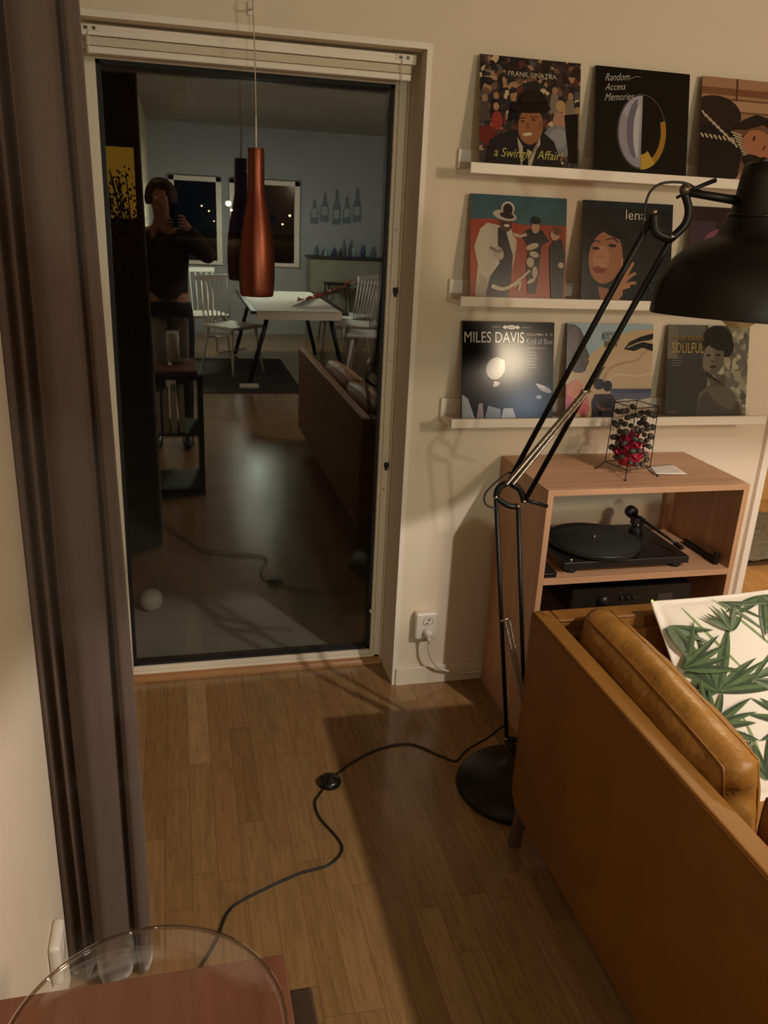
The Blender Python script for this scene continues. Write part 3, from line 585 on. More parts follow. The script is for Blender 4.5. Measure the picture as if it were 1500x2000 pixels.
pc = thing('power_cable', (0.113, -0.05, 0.22), 'white power cable with plug in the double wall socket', 'cable')
m = MB(); m.lathe([(0.017, 0.0), (0.0165, 0.012), (0.012, 0.020), (0.008, 0.024), (0, 0.025)], (0.113, -0.0375, 0.226), 24, axis=(0, -1, 0)); m.tube([(0.113, -0.050, 0.226), (0.114, -0.056, 0.205), (0.115, -0.056, 0.19)], [0.009, 0.006, 0.0045], 12); obj('plug', m, M_white, pc)
m = MB(); m.tube(smooth_path([(0.115, -0.056, 0.195), (0.118, -0.055, 0.16), (0.135, -0.05, 0.115), (0.165, -0.04, 0.078), (0.205, -0.03, 0.055), (0.26, -0.024, 0.04), (0.32, -0.022, 0.036), (0.338, -0.022, 0.036)], 5), 0.0044, 8); obj('flex', m, M_white, pc)

# ------------------------------------------------------------------ oak cabinet
CX0, CX1, CY, CH = 0.344, 1.040, -0.392, 0.870; T = 0.019
cab = thing('oak_cabinet', (CX0, CY, 0), 'open oak cabinet under the record ledges, holding the turntable', 'cabinet')
m = MB(); m.prism([(CX0, 0, 0), (CX0, 0, CH), (CX0+T, 0, CH-T), (CX0+T, 0, 0)], (0, CY, 0), (0, -0.014, 0)); obj('side_panel', m, M_oakz, cab, 0.0008)
m = MB(); m.prism([(CX1, 0, 0), (CX1, 0, CH), (CX1-T, 0, CH-T), (CX1-T, 0, 0)], (0, CY, 0), (0, -0.014, 0)); obj('side_panel', m, M_oakz, cab, 0.0008)
m = MB(); m.prism([(CX0, 0, CH), (CX1, 0, CH), (CX1-T, 0, CH-T), (CX0+T, 0, CH-T)], (0, CY, 0), (0, -0.014, 0)); obj('top_panel', m, M_oakx, cab, 0.0008)
SZ = 0.578
m = MB(); m.box(CX0+T, CX1-T, CY, -0.02, SZ-0.021, SZ); obj('shelf', m, M_oakx, cab, 0.0008)
m = MB(); m.box(CX0+T, CX1-T, CY+0.002, -0.02, 0.06, 0.08); obj('bottom_panel', m, M_oakx, cab)
m = MB(); m.box(CX1-T-0.03, CX1-T, -0.034, -0.016, 0.08, CH-T); obj('back_stile', m, M_oakz, cab)
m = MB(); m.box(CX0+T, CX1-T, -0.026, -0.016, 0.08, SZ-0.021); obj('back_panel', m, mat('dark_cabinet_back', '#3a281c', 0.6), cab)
m = MB(); m.box(CX0+T, CX1-T, CY+0.02, CY+0.035, 0.0, 0.06); obj('plinth', m, M_oakx, cab)

# turntable
M_ttp = mat('matt_black_plinth', '#1b1a19', 0.42)
tt = thing('turntable', (0.62, -0.21, SZ), 'black turntable on the upper shelf of the oak cabinet', 'turntable')
zf = SZ+0.016
pl = [(0.440, -0.366), (0.886, -0.366), (0.886, -0.060), (0.440, -0.060)]
m = MB(); m.prism([(x, y, 0) for x, y in pl], (0, 0, zf), (0, 0, zf+0.024)); obj('plinth', m, M_ttp, tt, 0.003, 3)
for x, y in ((0.475, -0.335), (0.85, -0.335), (0.475, -0.095), (0.85, -0.095)):
    m = MB(); m.lathe([(0, 0), (0.022, 0), (0.022, 0.010), (0.016, 0.016), (0, 0.016)], (x, y, SZ), 20); obj('foot', m, M_seal, tt)
m = MB(); m.lathe([(0, 0), (0.07, 0), (0.07, 0.008), (0, 0.008)], (0.606, -0.235, zf+0.024), 32); obj('sub_platter', m, M_seal, tt)
m = MB(); m.lathe([(0, 0), (0.1495, 0), (0.1515, 0.002), (0.1515, 0.013), (0.150, 0.015), (0, 0.015)], (0.606, -0.235, zf+0.031), 72); obj('platter', m, mat('dark_platter', '#1f2220', 0.38), tt)
m = MB(); m.lathe([(0, 0), (0.148, 0), (0.148, 0.003), (0, 0.003)], (0.606, -0.235, zf+0.046), 72); obj('felt_mat', m, mat('black_felt', '#161817', 0.85), tt)
m = MB(); m.lathe([(0.0035, 0), (0.0035, 0.010), (0, 0.013)], (0.606, -0.235, zf+0.048), 12); obj('spindle', m, M_steel, tt)
m = MB(); m.lathe([(0, 0), (0.024, 0), (0.024, 0.018), (0.016, 0.022), (0.016, 0.046), (0, 0.046)], (0.814, -0.145, zf+0.024), 28); m.box(0.794, 0.834, -0.162, -0.130, zf+0.056, zf+0.082); obj('arm_base', m, M_ttp, tt, 0.002)
m = MB(); m.tube([(0.812, -0.118, zf+0.086), (0.819, -0.170, zf+0.080), (0.834, -0.270, zf+0.068), (0.848, -0.335, zf+0.058)], [0.0055, 0.0055, 0.0045, 0.0045], 12); ta = obj('tonearm', m, M_ttp, tt)
m = MB(); m.lathe([(0, 0), (0.019, 0), (0.021, 0.004), (0.021, 0.024), (0.019, 0.028), (0, 0.028)], (0.811, -0.118, zf+0.0865), 28, axis=(-0.06, 1, 0.1)); obj('counterweight', m, M_ttp, ta)
m = MB(); m.obox((0.851, -0.347, zf+0.055), ((0.2, -1, -0.15), (1, 0.2, 0), (0, 0, 1)), (0.018, 0.007, 0.005)); obj('headshell', m, M_ttp, ta)
m = MB(); m.lathe([(0.004, 0), (0.004, 0.004), (0, 0.005)], (0.804, -0.168, zf+0.060), 12); obj('adjuster', m, M_steel, ta)
m = MB(); m.lathe([(0.006, 0), (0.006, 0.005), (0, 0.006)], (0.472, -0.346, zf+0.024), 14); obj('switch_button', m, M_steel, tt)
# other things in the cabinet
br = thing('record_brush', (0.997, -0.27, SZ), 'black L-shaped bar lying beside the turntable', 'brush')
m = MB(); m.box(0.990, 1.004, -0.345, -0.17, SZ, SZ+0.020); obj('bar', m, M_black, br, 0.002)
m = MB(); m.box(0.988, 1.006, -0.360, -0.345, SZ, SZ+0.042); obj('end_post', m, M_black, br, 0.003)
m = MB(); pts = []
for (cx_, cy_, a0_) in ((0.402, -0.372, 270), (0.402, -0.30, 0), (0.370, -0.30, 90), (0.370, -0.372, 180)):
    for k in range(6): t = math.radians(a0_+90*k/5); pts.append((cx_+0.012*math.cos(t), cy_+0.012*math.sin(t), 0))
m.prism(pts, (0, 0, SZ), (0, 0, SZ+0.014)); tag(obj('remote_control', m, M_blackgloss, None, 0.002), 'small black rounded remote on the cabinet shelf left of the turntable', 'remote')
am = thing('amplifier', (0.70, -0.2, 0.08), 'dark amplifier with green light inside the lower oak cabinet', 'amplifier')
m = MB(); m.box(0.49, 0.92, -0.35, -0.06, 0.43, 0.515); obj('casing', m, M_black, am, 0.003)
m = MB(); m.box(0.49, 0.92, -0.355, -0.350, 0.43, 0.515); obj('front_plate', m, mat('black_brushed_front', '#171615', 0.35), am)
m = MB(); m.lathe([(0.021, 0), (0.020, 0.018), (0, 0.019)], (0.60, -0.355, 0.472), 28, axis=(0, -1, 0)); obj('volume_knob', m, mat('shade_toned_knob', '#2e2622', 0.4, metal=0.6), am)  # knob colour darkened to stand for the shade inside the cabinet
for k in range(3):
    m = MB(); m.lathe([(0.006, 0), (0.006, 0.01), (0, 0.011)], (0.665+0.022*k, -0.355, 0.478), 14, axis=(0, -1, 0)); obj('knob', m, M_ttp, am)
m = MB(); m.lathe([(0, 0), (0.0035, 0), (0.0028, 0.0022), (0, 0.003)], (0.783, -0.355, 0.459), 12, axis=(0, -1, 0)); obj('power_light', m, mat('green_led', '#b4ff40', 0.4, emit='#9cff30', estr=4.0), am)
m = MB(); m.box(0.80, 0.855, -0.357, -0.355, 0.458, 0.484); obj('display', m, mat('dim_display', '#38362f', 0.3), am)

# ------------------------------------------------------------------ wire candle lantern and paper on the cabinet
LC = Vector((0.686, -0.238, CH)); LA = math.radians(14)
ln = thing('wire_lantern', LC, 'black wire lantern with pebble garlands on the oak cabinet', 'lantern')
def lc(x, y, z):
    return (LC.x+x*math.cos(LA)-y*math.sin(LA), LC.y+x*math.sin(LA)+y*math.cos(LA), CH+z)
hb, ht, z0, z1 = 0.050, 0.047, 0.028, 0.226
cs = [(-1, -1), (1, -1), (1, 1), (-1, 1)]
m = MB()
for k in range(4):
    a_, b_ = cs[k], cs[(k+1) % 4]
    m.tube([lc(a_[0]*ht, a_[1]*ht, z1), lc(b_[0]*ht, b_[1]*ht, z1)], 0.0014, 8); m.tube([lc(a_[0]*hb, a_[1]*hb, z0), lc(b_[0]*hb, b_[1]*hb, z0)], 0.0014, 8)
    m.tube([lc(a_[0]*hb, a_[1]*hb, z0), lc(a_[0]*ht, a_[1]*ht, z1)], 0.0014, 8)
m.tube([lc(-hb, 0, z0), lc(hb, 0, z0)], 0.001, 6); m.tube([lc(0, -hb, z0), lc(0, hb, z0)], 0.001, 6)
obj('wire_frame', m, M_black, ln)
for a_ in cs:
    m = MB(); m.tube([lc(a_[0]*hb, a_[1]*hb, z0), lc(a_[0]*(hb+0.018), a_[1]*(hb+0.018), 0.003)], 0.0015, 8); m.lathe([(0, 0), (0.0035, 0.001), (0.0035, 0.004), (0, 0.006)], lc(a_[0]*(hb+0.019), a_[1]*(hb+0.019), 0), 10); obj('leg', m, M_black, ln)
M_peb = mat('dark_pebble', '#3b352f', 0.55, var=0.3, vscale=60)
rp = random.Random(4); npb = 0
for k in range(4):
    a_, b_ = cs[k], cs[(k+1) % 4]
    for sfr in (0.14, 0.42, 0.70):
        px_, py_ = a_[0]+(b_[0]-a_[0])*sfr, a_[1]+(b_[1]-a_[1])*sfr
        m = MB(); m.tube([lc(px_*ht, py_*ht, z1), lc(px_*hb, py_*hb, z0)], 0.0004, 5); wire = obj('garland_wire', m, M_black, ln)
        z = 0.208-rp.random()*0.02
        while z > 0.036:
            if npb >= 96: break
            q = lc(px_*0.0475+rp.uniform(-.002, .002), py_*0.0475+rp.uniform(-.002, .002), z); s1 = rp.uniform(.0082, .0105); ax = Vector((rp.uniform(-1, 1), rp.uniform(-1, 1), rp.uniform(-.6, .6)))
            m = MB(); m.lathe([(0, -s1*1.35), (s1*.6, -s1*1.0), (s1*.95, -s1*.3), (s1*.9, s1*.35), (s1*.55, s1*1.0), (0, s1*1.3)], q, 10, axis=ax); obj('pebble', m, M_peb, wire); npb += 1
            z -= rp.uniform(0.029, 0.046)
# red bow-like cup of petals
fl = thing('red_flower_candle', lc(0, 0, z0+0.0015), 'crimson flower-shaped candle inside the wire lantern', 'candle')
m = MB(); M_red = mat('crimson_wax', '#9c1730', 0.4, var=0.25, vscale=40)
for ring, (n_, rr, zz, tilt, ps) in enumerate(((6, 0.024, 0.004, 0.9, 0.034), (5, 0.018, 0.016, 0.55, 0.034), (4, 0.010, 0.026, 0.25, 0.034))):
    for k in range(n_):
        t0 = 2*PI*k/n_+ring*0.5
        def pf(u, v, t0=t0, rr=rr, zz=zz, tilt=tilt, ps=ps):
            w = (u-0.5)*ps*1.25*math.sin(PI*min(1, 0.25+0.75*v))**0.6; rad = rr*0.5+v*ps*math.sin(tilt)+0.006*v*v; h = zz+v*ps*math.cos(tilt)+0.004*math.sin(6*u)
            cx_ = rad*math.cos(t0)-w*math.sin(t0); cy_ = rad*math.sin(t0)+w*math.cos(t0); q = lc(cx_*1.3, cy_*1.3, z0+0.004+h*1.75); return Vector(q)
        m.grid(pf, 6, 6)
o = obj('petals', m, M_red, fl); sm_ = o.modifiers.new('s', 'SOLIDIFY'); sm_.thickness = 0.0025
m = MB(); m.lathe([(0, 0.0), (0.030, 0), (0.037, 0.012), (0.038, 0.030), (0.034, 0.048), (0.022, 0.060), (0, 0.062)], lc(0, 0, z0+0.002), 24); obj('wax_body', m, M_red, fl)
m = MB(); P4 = [(0.768, -0.272), (0.880, -0.284), (0.902, -0.160), (0.788, -0.178)]
def pf(u, v):
    a_ = Vector(P4[0]).lerp(Vector(P4[1]), u); b_ = Vector(P4[3]).lerp(Vector(P4[2]), u); q = a_.lerp(b_, v); return Vector((q.x, q.y, CH+0.0012+0.004*(1-v)*(1-u)**2+0.003*u*(1-v)))
m.grid(pf, 6, 6); o = obj('paper_card', m, mat('white_card', '#d9cec2', 0.7)); o.modifiers.new('s', 'SOLIDIFY').thickness = 0.0006
tag(o, 'small white paper card lying on the oak cabinet by the lantern', 'paper')

# ------------------------------------------------------------------ floor lamp
fl = thing('floor_lamp', (0.24, -0.60, 0), 'tall black articulated floor lamp in front of the oak cabinet', 'lamp')
m = MB(); m.lathe([(0, 0.0), (0.180, 0.0), (0.183, 0.006), (0.178, 0.020), (0.160, 0.040), (0.125, 0.060), (0.07, 0.075), (0.035, 0.082), (0.030, 0.10), (0.026, 0.115), (0, 0.115)], (0.235, -0.63, 0), 64); obj('base', m, M_black, fl)
LB, RB = Vector((0.209, -0.585, 0.146)), Vector((0.264, -0.600, 0.14)); A_, B_ = Vector((0.092, -0.6, 0.928)), Vector((0.158, -0.6, 0.900)); C_, D_ = Vector((0.121, -0.605, 0.971)), Vector((0.172, -0.605, 0.915))
J1, J2, J3 = Vector((0.241, -0.93, 1.650)), Vector((0.289, -0.93, 1.604)), Vector((0.303, -0.93, 1.696))
m = MB(); m.tube([LB, (0.235, -0.625, 0.105)], 0.012, 10); m.tube([RB, (0.235, -0.625, 0.105)], 0.012, 10); m.tube([LB, RB], 0.008, 10); obj('base_bracket', m, M_black, fl)
for p, q, r in ((LB, A_, 0.0062), (RB, B_, 0.0062)):
    m = MB(); m.tube([p, q], r, 12); obj('lower_rod', m, M_black, fl)
for p, q in ((C_+Vector((.004, .004, .004)), J1), (D_, J2)):
    m = MB(); m.tube([p, q], 0.0068, 12); obj('upper_rod', m, M_black, fl)
def bar(pts, w, d):   # curved flat bracket
    P = smooth_path(pts, 6); mb = MB(); mb.tube(P, w, 10); return mb
nrm = Vector((0.15, -1, 0.2)).normalized()
obj('elbow_bracket', bar([A_, A_.lerp(C_, .5)+Vector((-.010, 0, .006)), C_], 0.0085, 0), M_black, fl)
obj('elbow_bracket', bar([C_+Vector((.008, -.004, -.004)), C_.lerp(D_, .5)+Vector((.010, 0, .006)), D_], 0.0085, 0), M_black, fl)
obj('elbow_bracket', bar([A_, A_.lerp(B_, .5)+Vector((.004, 0, -.010)), B_], 0.0078, 0), M_black, fl)
def ball(c, r): return MB().lathe([(0, -r), (r*.5, -r*.87), (r*.87, -r*.5), (r, 0), (r*.87, r*.5), (r*.5, r*.87), (0, r)], c, 16)
for c in (A_, B_, D_, J1, J2):
    obj('joint_screw', ball(c+Vector((-.004, -.010, .004)), 0.0052), M_steel, fl)
obj('joint_screw', ball(LB+Vector((-.006, -.008, .004)), 0.005), M_steel, fl)
m = MB(); m.tube([D_+Vector((.005, 0, .004)), Vector((0.243, -0.60, 0.898))], [0.0045, 0.0055], 10); obj('clamp_handle', m, M_black, fl)
def spring(p, q, rad, turns):
    p = Vector(p); q = Vector(q); d = (q-p); n_ = turns*7; D = d.normalized(); a_ = D.orthogonal().normalized(); b2 = D.cross(a_)
    pts = [p+d*(i/n_)+(a_*math.cos(2*PI*i/7)+b2*math.sin(2*PI*i/7))*rad for i in range(n_+1)]; return MB().tube(pts, 0.0015, 5)
STp = J2.lerp(D_, 0.52)+Vector((-.004, -.006, .004))
for dx in (-0.009, 0.009):
    obj('spring', spring(C_+Vector((dx, -.010, 0)), STp+Vector((dx*.5, -.006, 0)), 0.0050, 100), M_steel, fl)
obj('spring_bolt', MB().tube([STp+Vector((-.012, -.006, 0)), STp+Vector((.012, -.002, 0))], 0.004, 10), M_steel, fl)
LS = A_.lerp(LB, 0.475)
for dx in (0.004, 0.017):
    obj('spring', spring(LS+Vector((dx, -.012, .004)), Vector((0.246+dx*.6, -0.606, 0.24)), 0.0040, 70), M_steel, fl)
obj('spring_bolt', MB().tube([LS+Vector((-.006, -.012, .002)), LS+Vector((.022, -.010, .010))], 0.004, 10), M_steel, fl)
obj('head_bracket', bar([J1, J1.lerp(J2, .5)+Vector((-.012, 0, -.012)), J2], 0.0105, 0), M_black, fl)
obj('head_bracket', bar([J2, Vector((0.316, -0.93, 1.632)), Vector((0.320, -0.93, 1.662)), J3], 0.0085, 0), M_black, fl)
obj('swivel_ball', ball(J3+Vector((-.003, -.006, .004)), 0.0115), mat('worn_steel_knob', '#6f6252', 0.35, metal=0.8), fl)
SC = Vector((0.461, -0.965, 0))
SK = 0.915
m = MB(); m.tube([J3, Vector((0.420, -0.955, 1.684))], [0.0075, 0.0095], 12); obj('shade_stem', m, M_black, fl)
m = MB(); m.tube([Vector((0.288, -0.93, 1.684)), Vector((0.329, -0.93, 1.705)), Vector((0.371, -0.93, 1.722))], [0.003, 0.0038, 0.0048], 10); obj('tilt_handle', m, M_black, fl)
op = [(0.2035, 1.448), (0.2045, 1.452), (0.2025, 1.480), (0.197, 1.512), (0.185, 1.543), (0.165, 1.568), (0.140, 1.588), (0.113, 1.602), (0.088, 1.611), (0.084, 1.614), (0.072, 1.630), (0.062, 1.650), (0.056, 1.675), (0.053, 1.700), (0.050, 1.730), (0.047, 1.752), (0.040, 1.757), (0, 1.758)]
op = [(r_*SK if z_ < 1.62 else r_*0.95, z_) for r_, z_ in op]
m = MB(); m.lathe(op, (SC.x, SC.y, 0), 80); m.lathe([(r_-0.002, z_-0.0005) if r_ > .05 else (r_, z_-0.003) for r_, z_ in op], (SC.x, SC.y, 0), 80); m.lathe([(0.2035*SK, 1.448), (0.2015*SK, 1.4475)], (SC.x, SC.y, 0), 80)
for v in m.v: v.z += 0.055*((v.x-SC.x)*-0.6+(v.y-SC.y)*-0.8)
sh = obj('lamp_shade', m, M_black, fl)
m = MB(); m.lathe([(0.058, 1.655), (0.0615, 1.655), (0.0605, 1.660), (0.058, 1.660)], (SC.x, SC.y, 0), 48); obj('collar_ring', m, M_blackgloss, sh)
m = MB(); m.tube([(SC.x-.012, SC.y, 1.756), (SC.x-.012, SC.y, 1.768)], 0.006, 10); obj('cord_grommet', m, M_black, sh)
m = MB(); m.lathe([(0, 1.426), (0.018, 1.4285), (0.034, 1.440), (0.043, 1.460), (0.0465, 1.478), (0.043, 1.498), (0.030, 1.522), (0.018, 1.545), (0.015, 1.57), (0, 1.57)], (SC.x+0.0, SC.y, 0), 32); obj('bulb', m, mat('unlit_bulb_glass', '#b09c78', 0.12, spec=0.7), fl)
m = MB(); m.lathe([(0, 1.56), (0.022, 1.56), (0.024, 1.61), (0, 1.62)], (SC.x, SC.y, 0), 24); obj('bulb_socket', m, M_black, fl)
M_cord = mat('black_fabric_flex', '#100d0b', 0.5)
m = MB(); m.tube(smooth_path([(0.222, -.926, 1.612), (0.219, -.93, 1.637), (0.220, -.93, 1.672), (0.228, -.93, 1.695), (0.252, -.93, 1.710), (0.298, -.93, 1.713), (0.330, -.93, 1.704), (0.345, -.935, 1.695)], 6), 0.0026, 8); obj('head_cord', m, M_cord, fl)
m = MB(); m.tube(smooth_path([(0.128, -0.612, 1.000), (0.108, -0.615, 0.998), (0.072, -0.612, 0.965), (0.055, -0.61, 0.938), (0.062, -0.61, 0.912), (0.092, -0.608, 0.899)], 6), 0.0024, 8); obj('elbow_cord', m, M_cord, fl)
fp = [(0.092, -0.481), (0.051, -0.447), (-0.03, -0.369), (-0.136, -0.379), (-0.23, -0.43), (-0.288, -0.476), (-0.321, -0.514), (-0.363, -0.567), (-0.379, -0.602), (-0.374, -0.665), (-0.339, -0.755), (-0.338, -0.804), (-0.384, -0.847), (-0.467, -0.864), (-0.603, -0.92), (-0.65, -0.957), (-0.681, -1.035), (-0.721, -1.106), (-0.77, -1.2), (-0.83, -1.32), (-0.93, -1.38)]
cp = [(0.204, -0.590, 0.20), (0.198, -0.56, 0.17), (0.188, -0.49, 0.085), (0.168, -0.435, 0.02), (0.135, -0.44, 0.004)]+[(x, y, 0.0035) for x, y in fp]
m = MB(); m.tube(smooth_path(cp, 6), 0.0034, 8); obj('power_cord', m, M_cord, fl)
m = MB(); m.lathe([(0, 0), (0.034, 0), (0.0355, 0.006), (0.033, 0.014), (0.026, 0.020), (0.016, 0.023), (0.014, 0.026), (0, 0.027)], (-0.321, -0.514, 0), 36); obj('foot_switch', m, M_blackgloss, fl)

# ------------------------------------------------------------------ sofa
SX, SYF, STOP = 0.128, -0.822, 0.70
sf = thing('leather_sofa', (SX, -1.8, 0), 'cognac leather sofa seen from behind, at the right edge', 'sofa')
def rrect_prism(mb, prof, y0, y1): mb.prism([(x, 0, z) for x, z in prof], (0, y0, 0), (0, y1, 0))
m = MB(); m.prism([(SX, SYF, STOP), (SX, SYF, 0.15), (SX, SYF-0.03, 0.115), (SX, -3.0, 0.115), (SX, -3.0, STOP)], (0, 0, 0), (0.047, 0, 0)); obj('back_panel', m, M_leather, sf, 0.006, 3)
m = MB(); m.box(SX+0.047, 1.02, SYF-0.060, SYF, 0.13, STOP); obj('arm_panel', m, M_leather, sf, 0.006, 3)
m = MB(); m.box(SX+0.047, 0.98, SYF-0.075, SYF-0.055, 0.40, STOP-0.032); obj('arm_padding', m, M_leather, sf, 0.012, 4)
m = MB(); m.box(SX+0.047, 0.98, -3.0, SYF-0.060, 0.13, 0.27); obj('seat_base', m, M_leather, sf, 0.01, 3)
m = MB(); m.tube([(SX-0.0005, SYF-0.004, STOP-0.006), (SX-0.0005, -3.0, STOP-0.006)], 0.0018, 6); m.tube([(SX-0.0005, SYF-0.002, STOP-0.006), (SX-0.0005, SYF-0.002, 0.16)], 0.0012, 6); obj('seam', m, M_piping, sf)
m = MB(); m.tube([(SX+0.05, SYF-0.0605, STOP-0.004), (1.0, SYF-0.0605, STOP-0.004)], 0.0016, 6); m.tube([(SX+0.0475, SYF-0.062, STOP+0.0003), (SX+0.008, SYF-0.004, STOP+0.0003)], 0.0010, 6); obj('seam', m, M_piping, sf)
for (x, y) in ((0.145, -0.875), (0.93, -0.875)):
    m = MB()
    m.prism([(x-0.016, y+0.014, 0), (x+0.016, y+0.010, 0), (x+0.016, y-0.004, 0), (x-0.016, y-0.004, 0)], (0, 0, 0), (0.0, 0.0, 0.13)); m2 = m
    for i, v in enumerate(m.v):
        if v.z < 0.01: v.x += -0.012; v.y += 0.004
    obj('leg', m, mat('brushed_metal_leg', '#8d8378', 0.35, metal=0.9), sf, 0.002)

# ---- cushions
def cushion(name, label, cat, P, ux, uy, un, hw, hh, bulge, edge, mats, corner=0.10, pw=2.2, crease=None, n=28, dent=0.0):
    P, ux, uy, un = Vector(P), Vector(ux).normalized(), Vector(uy).normalized(), Vector(un).normalized()
    def surf(u, v, s):
        a_, b_ = 2*u-1, 2*v-1
        k = 1-corner*(a_*a_*b_*b_); x = a_*hw*k*(1-0.03*(1-b_*b_)*0); y = b_*hh*k
        t = edge/2+bulge*max(0, (1-abs(a_)**pw))**0.55*max(0, (1-abs(b_)**pw))**0.55
        if crease: t += crease(a_, b_)*(1-a_*a_)**0.5*(1-b_*b_)**0.5
        return P+ux*x+uy*y+un*(s*t)
    mb = MB(); f = mb.grid(lambda u, v: surf(u, v, 1), n, n); b = mb.grid(lambda u, v: surf(u, v, -1), n, n, flip=True)
    bf = [f[i][0] for i in range(n+1)]+[f[n][j] for j in range(1, n+1)]+[f[i][n] for i in range(n-1, -1, -1)]+[f[0][j] for j in range(n-1, 0, -1)]
    bb = [b[i][0] for i in range(n+1)]+[b[n][j] for j in range(1, n+1)]+[b[i][n] for i in range(n-1, -1, -1)]+[b[0][j] for j in range(n-1, 0, -1)]
    L = len(bf); rows = [bf]
    if edge > 0.03:
        for k in range(1, 6):
            t = k/6; row = []
            for i in range(L):
                q = mb.v[bf[i]].lerp(mb.v[bb[i]], t); o_ = q-P; o_ -= un*o_.dot(un); o_.normalize()
                j = i/L*2*PI; row.append(mb.add(q+o_*edge*(0.26*math.sin(PI*t)**0.8+0.03*math.sin(23*j+2*t)*math.sin(PI*t)+0.02*math.sin(41*j)-(dent/edge*math.exp(-((i-1.78*n)/1.7)**2)*math.sin(PI*t)))))
            rows.append(row)
    rows.append(bb)
    for r0, r1 in zip(rows[:-1], rows[1:]):
        for i in range(L): mb.face([r0[i], r0[(i+1) % L], r1[(i+1) % L], r1[i]], 0, True)
    return mb, surf, bf, bb
def wr(a_, b_): return 0.004*math.sin(9*a_+3*b_)+0.003*math.sin(13*b_-5*a_)+0.003*math.sin(21*a_+2*math.sin(4*b_))
def back_cushion(label, yc, hw):
    n3 = Vector((1, 0, 0.12)); up = Vector((-0.12, 0, 1)); al = Vector((-0.04, -1, 0))
    P = Vector((0.262, yc, 0.565))
    mb, surf, bf, bb = cushion('c', '', '', P, al, up, n3, hw, 0.176, 0.045, 0.070, None, corner=0.045, pw=4.0, crease=wr, dent=0.020)
    t = thing('back_cushion', (0.262, yc, 0.40), label, 'cushion', 'loose back cushions of the leather sofa'); obj('cover', mb, M_leatherc, t)
    for loop in (bf, bb):
        pts = [mb.v[i] for i in loop]; m = MB(); m.tube(pts+[pts[0]], 0.0028, 6); obj('piping', m, M_piping if loop is bb else M_leatherc, t)
    # gathered end tab
    return t
back_cushion('cognac leather back cushion nearest the far arm of the sofa', -1.218, 0.308)
back_cushion('second cognac leather back cushion, cut off by the right edge', -1.90, 0.315)
def seat_cushion(yc, label):
    mb, surf, bf, bb = cushion('c', '', '', (0.60, yc, 0.345), (1, 0, 0), (0, 1, 0), (0, 0, 1), 0.365, 0.315, 0.02, 0.10, None, corner=0.03, pw=6)
    tag(obj('seat_cushion', mb, M_leatherc), label, 'cushion', 'seat cushions of the leather sofa')
seat_cushion(-1.235, 'cognac leather seat cushion below the palm-print pillow'); seat_cushion(-1.90, 'cognac leather seat cushion nearest the viewer')

# palm print pillow
PT = Vector((0.412, -0.915, 0.742)); ux = Vector((1, -0.02, 0.06)).normalized(); dn = Vector((0.10, -0.70, -0.66)).normalized(); dn = (dn-ux*dn.dot(ux)).normalized(); un = ux.cross(-dn).normalized()
if un.z < 0: un = -un
PW = 0.24
mb, surf, bf, bb = cushion('c', '', '', PT+ux*PW+dn*PW+un*0.0, ux, -dn, un, PW, PW, 0.062, 0.008, None, corner=-0.03, pw=2.0, n=32)
pm = [mat('cream_pillow_cotton', '#d8cfc0', 0.85, bump=0.2, bscale=700, bdist=0.0005), mat('palm_green_dark', '#2f3f28', 0.85, var=0.25, vscale=60), mat('palm_green_mid', '#4c5f38', 0.85, var=0.3, vscale=50), mat('palm_green_light', '#7a8a58', 0.85, var=0.25, vscale=50), mat('palm_green_grey', '#64705a', 0.85, var=0.25, vscale=50)]
NL = [0]
def on_pil(u, v, k):      # u right, v down, 0..1 over the pillow face
    p = surf(u, 1-v, 1); e = 0.002; q1 = surf(min(u+e, 1), 1-v, 1)-surf(max(u-e, 0), 1-v, 1); q2 = surf(u, min(1-v+e, 1), 1)-surf(u, max(1-v-e, 0), 1)
    nn = q1.cross(q2).normalized()
    if nn.dot(un) < 0: nn = -nn
    return p+nn*(0.0006+0.00006*k)
def leaf(u, v, ang, L, w, bend, mi):
    w *= 0.92; NL[0] += 1; k = NL[0]; n_ = 12; a_ = math.radians(ang); pts = []; x, y = u, v
    for i in range(n_+1):
        t = i/n_; aa = a_+bend*t; pts.append((x, y, aa, w*math.sin(PI*min(1, 0.06+0.94*t**0.8))**0.9*(1 if t < 1 else 0))); x += L/n_*math.cos(aa); y -= L/n_*math.sin(aa)
    prev = None
    for (x, y, aa, ww) in pts:
        q = [(x-ww*math.sin(aa), y-ww*math.cos(aa)), (x, y), (x+ww*math.sin(aa), y+ww*math.cos(aa))]
        if any(not (0.0 <= c <= 1.0) for p_ in q for c in p_): break
        ids = [mb.add(on_pil(a2, b2, k)) for a2, b2 in q]
        if prev:
            mb.face([prev[0], prev[1], ids[1], ids[0]], mi, True); mb.face([prev[1], prev[2], ids[2], ids[1]], mi if mi == 3 else (mi if mi == 4 else 3-mi), True)
        prev = ids
rl = random.Random(11)
def fan(u, v, angs, L, w, mis, bend=0.25):
    for i, g in enumerate(angs): leaf(u, v, g+rl.uniform(-4, 4), L*rl.uniform(.8, 1.1), w*rl.uniform(.85, 1.15), bend*rl.uniform(-1, 1), mis[i % len(mis)])
def stem(u, v, ang, L, bend): leaf(u, v, ang, L, 0.008, bend, 3)
stem(.12, .05, -70, .5, .2); stem(.30, .02, -62, .55, .15); stem(.50, .55, -95, .5, .1); stem(.20, .62, -80, .35, 0); stem(.75, .3, -100, .4, .1)
fan(.13, .50, (128, 108, 92, 74, 56, 40, 26, 12, 2, -10, 150, 175), .34, .020, (2, 1, 1, 2, 1, 2, 1, 2, 1, 2, 1, 2), .35)
fan(.30, .47, (20, 8, -6, -18, -30, 35), .30, .011, (4, 2, 4, 1), .4)
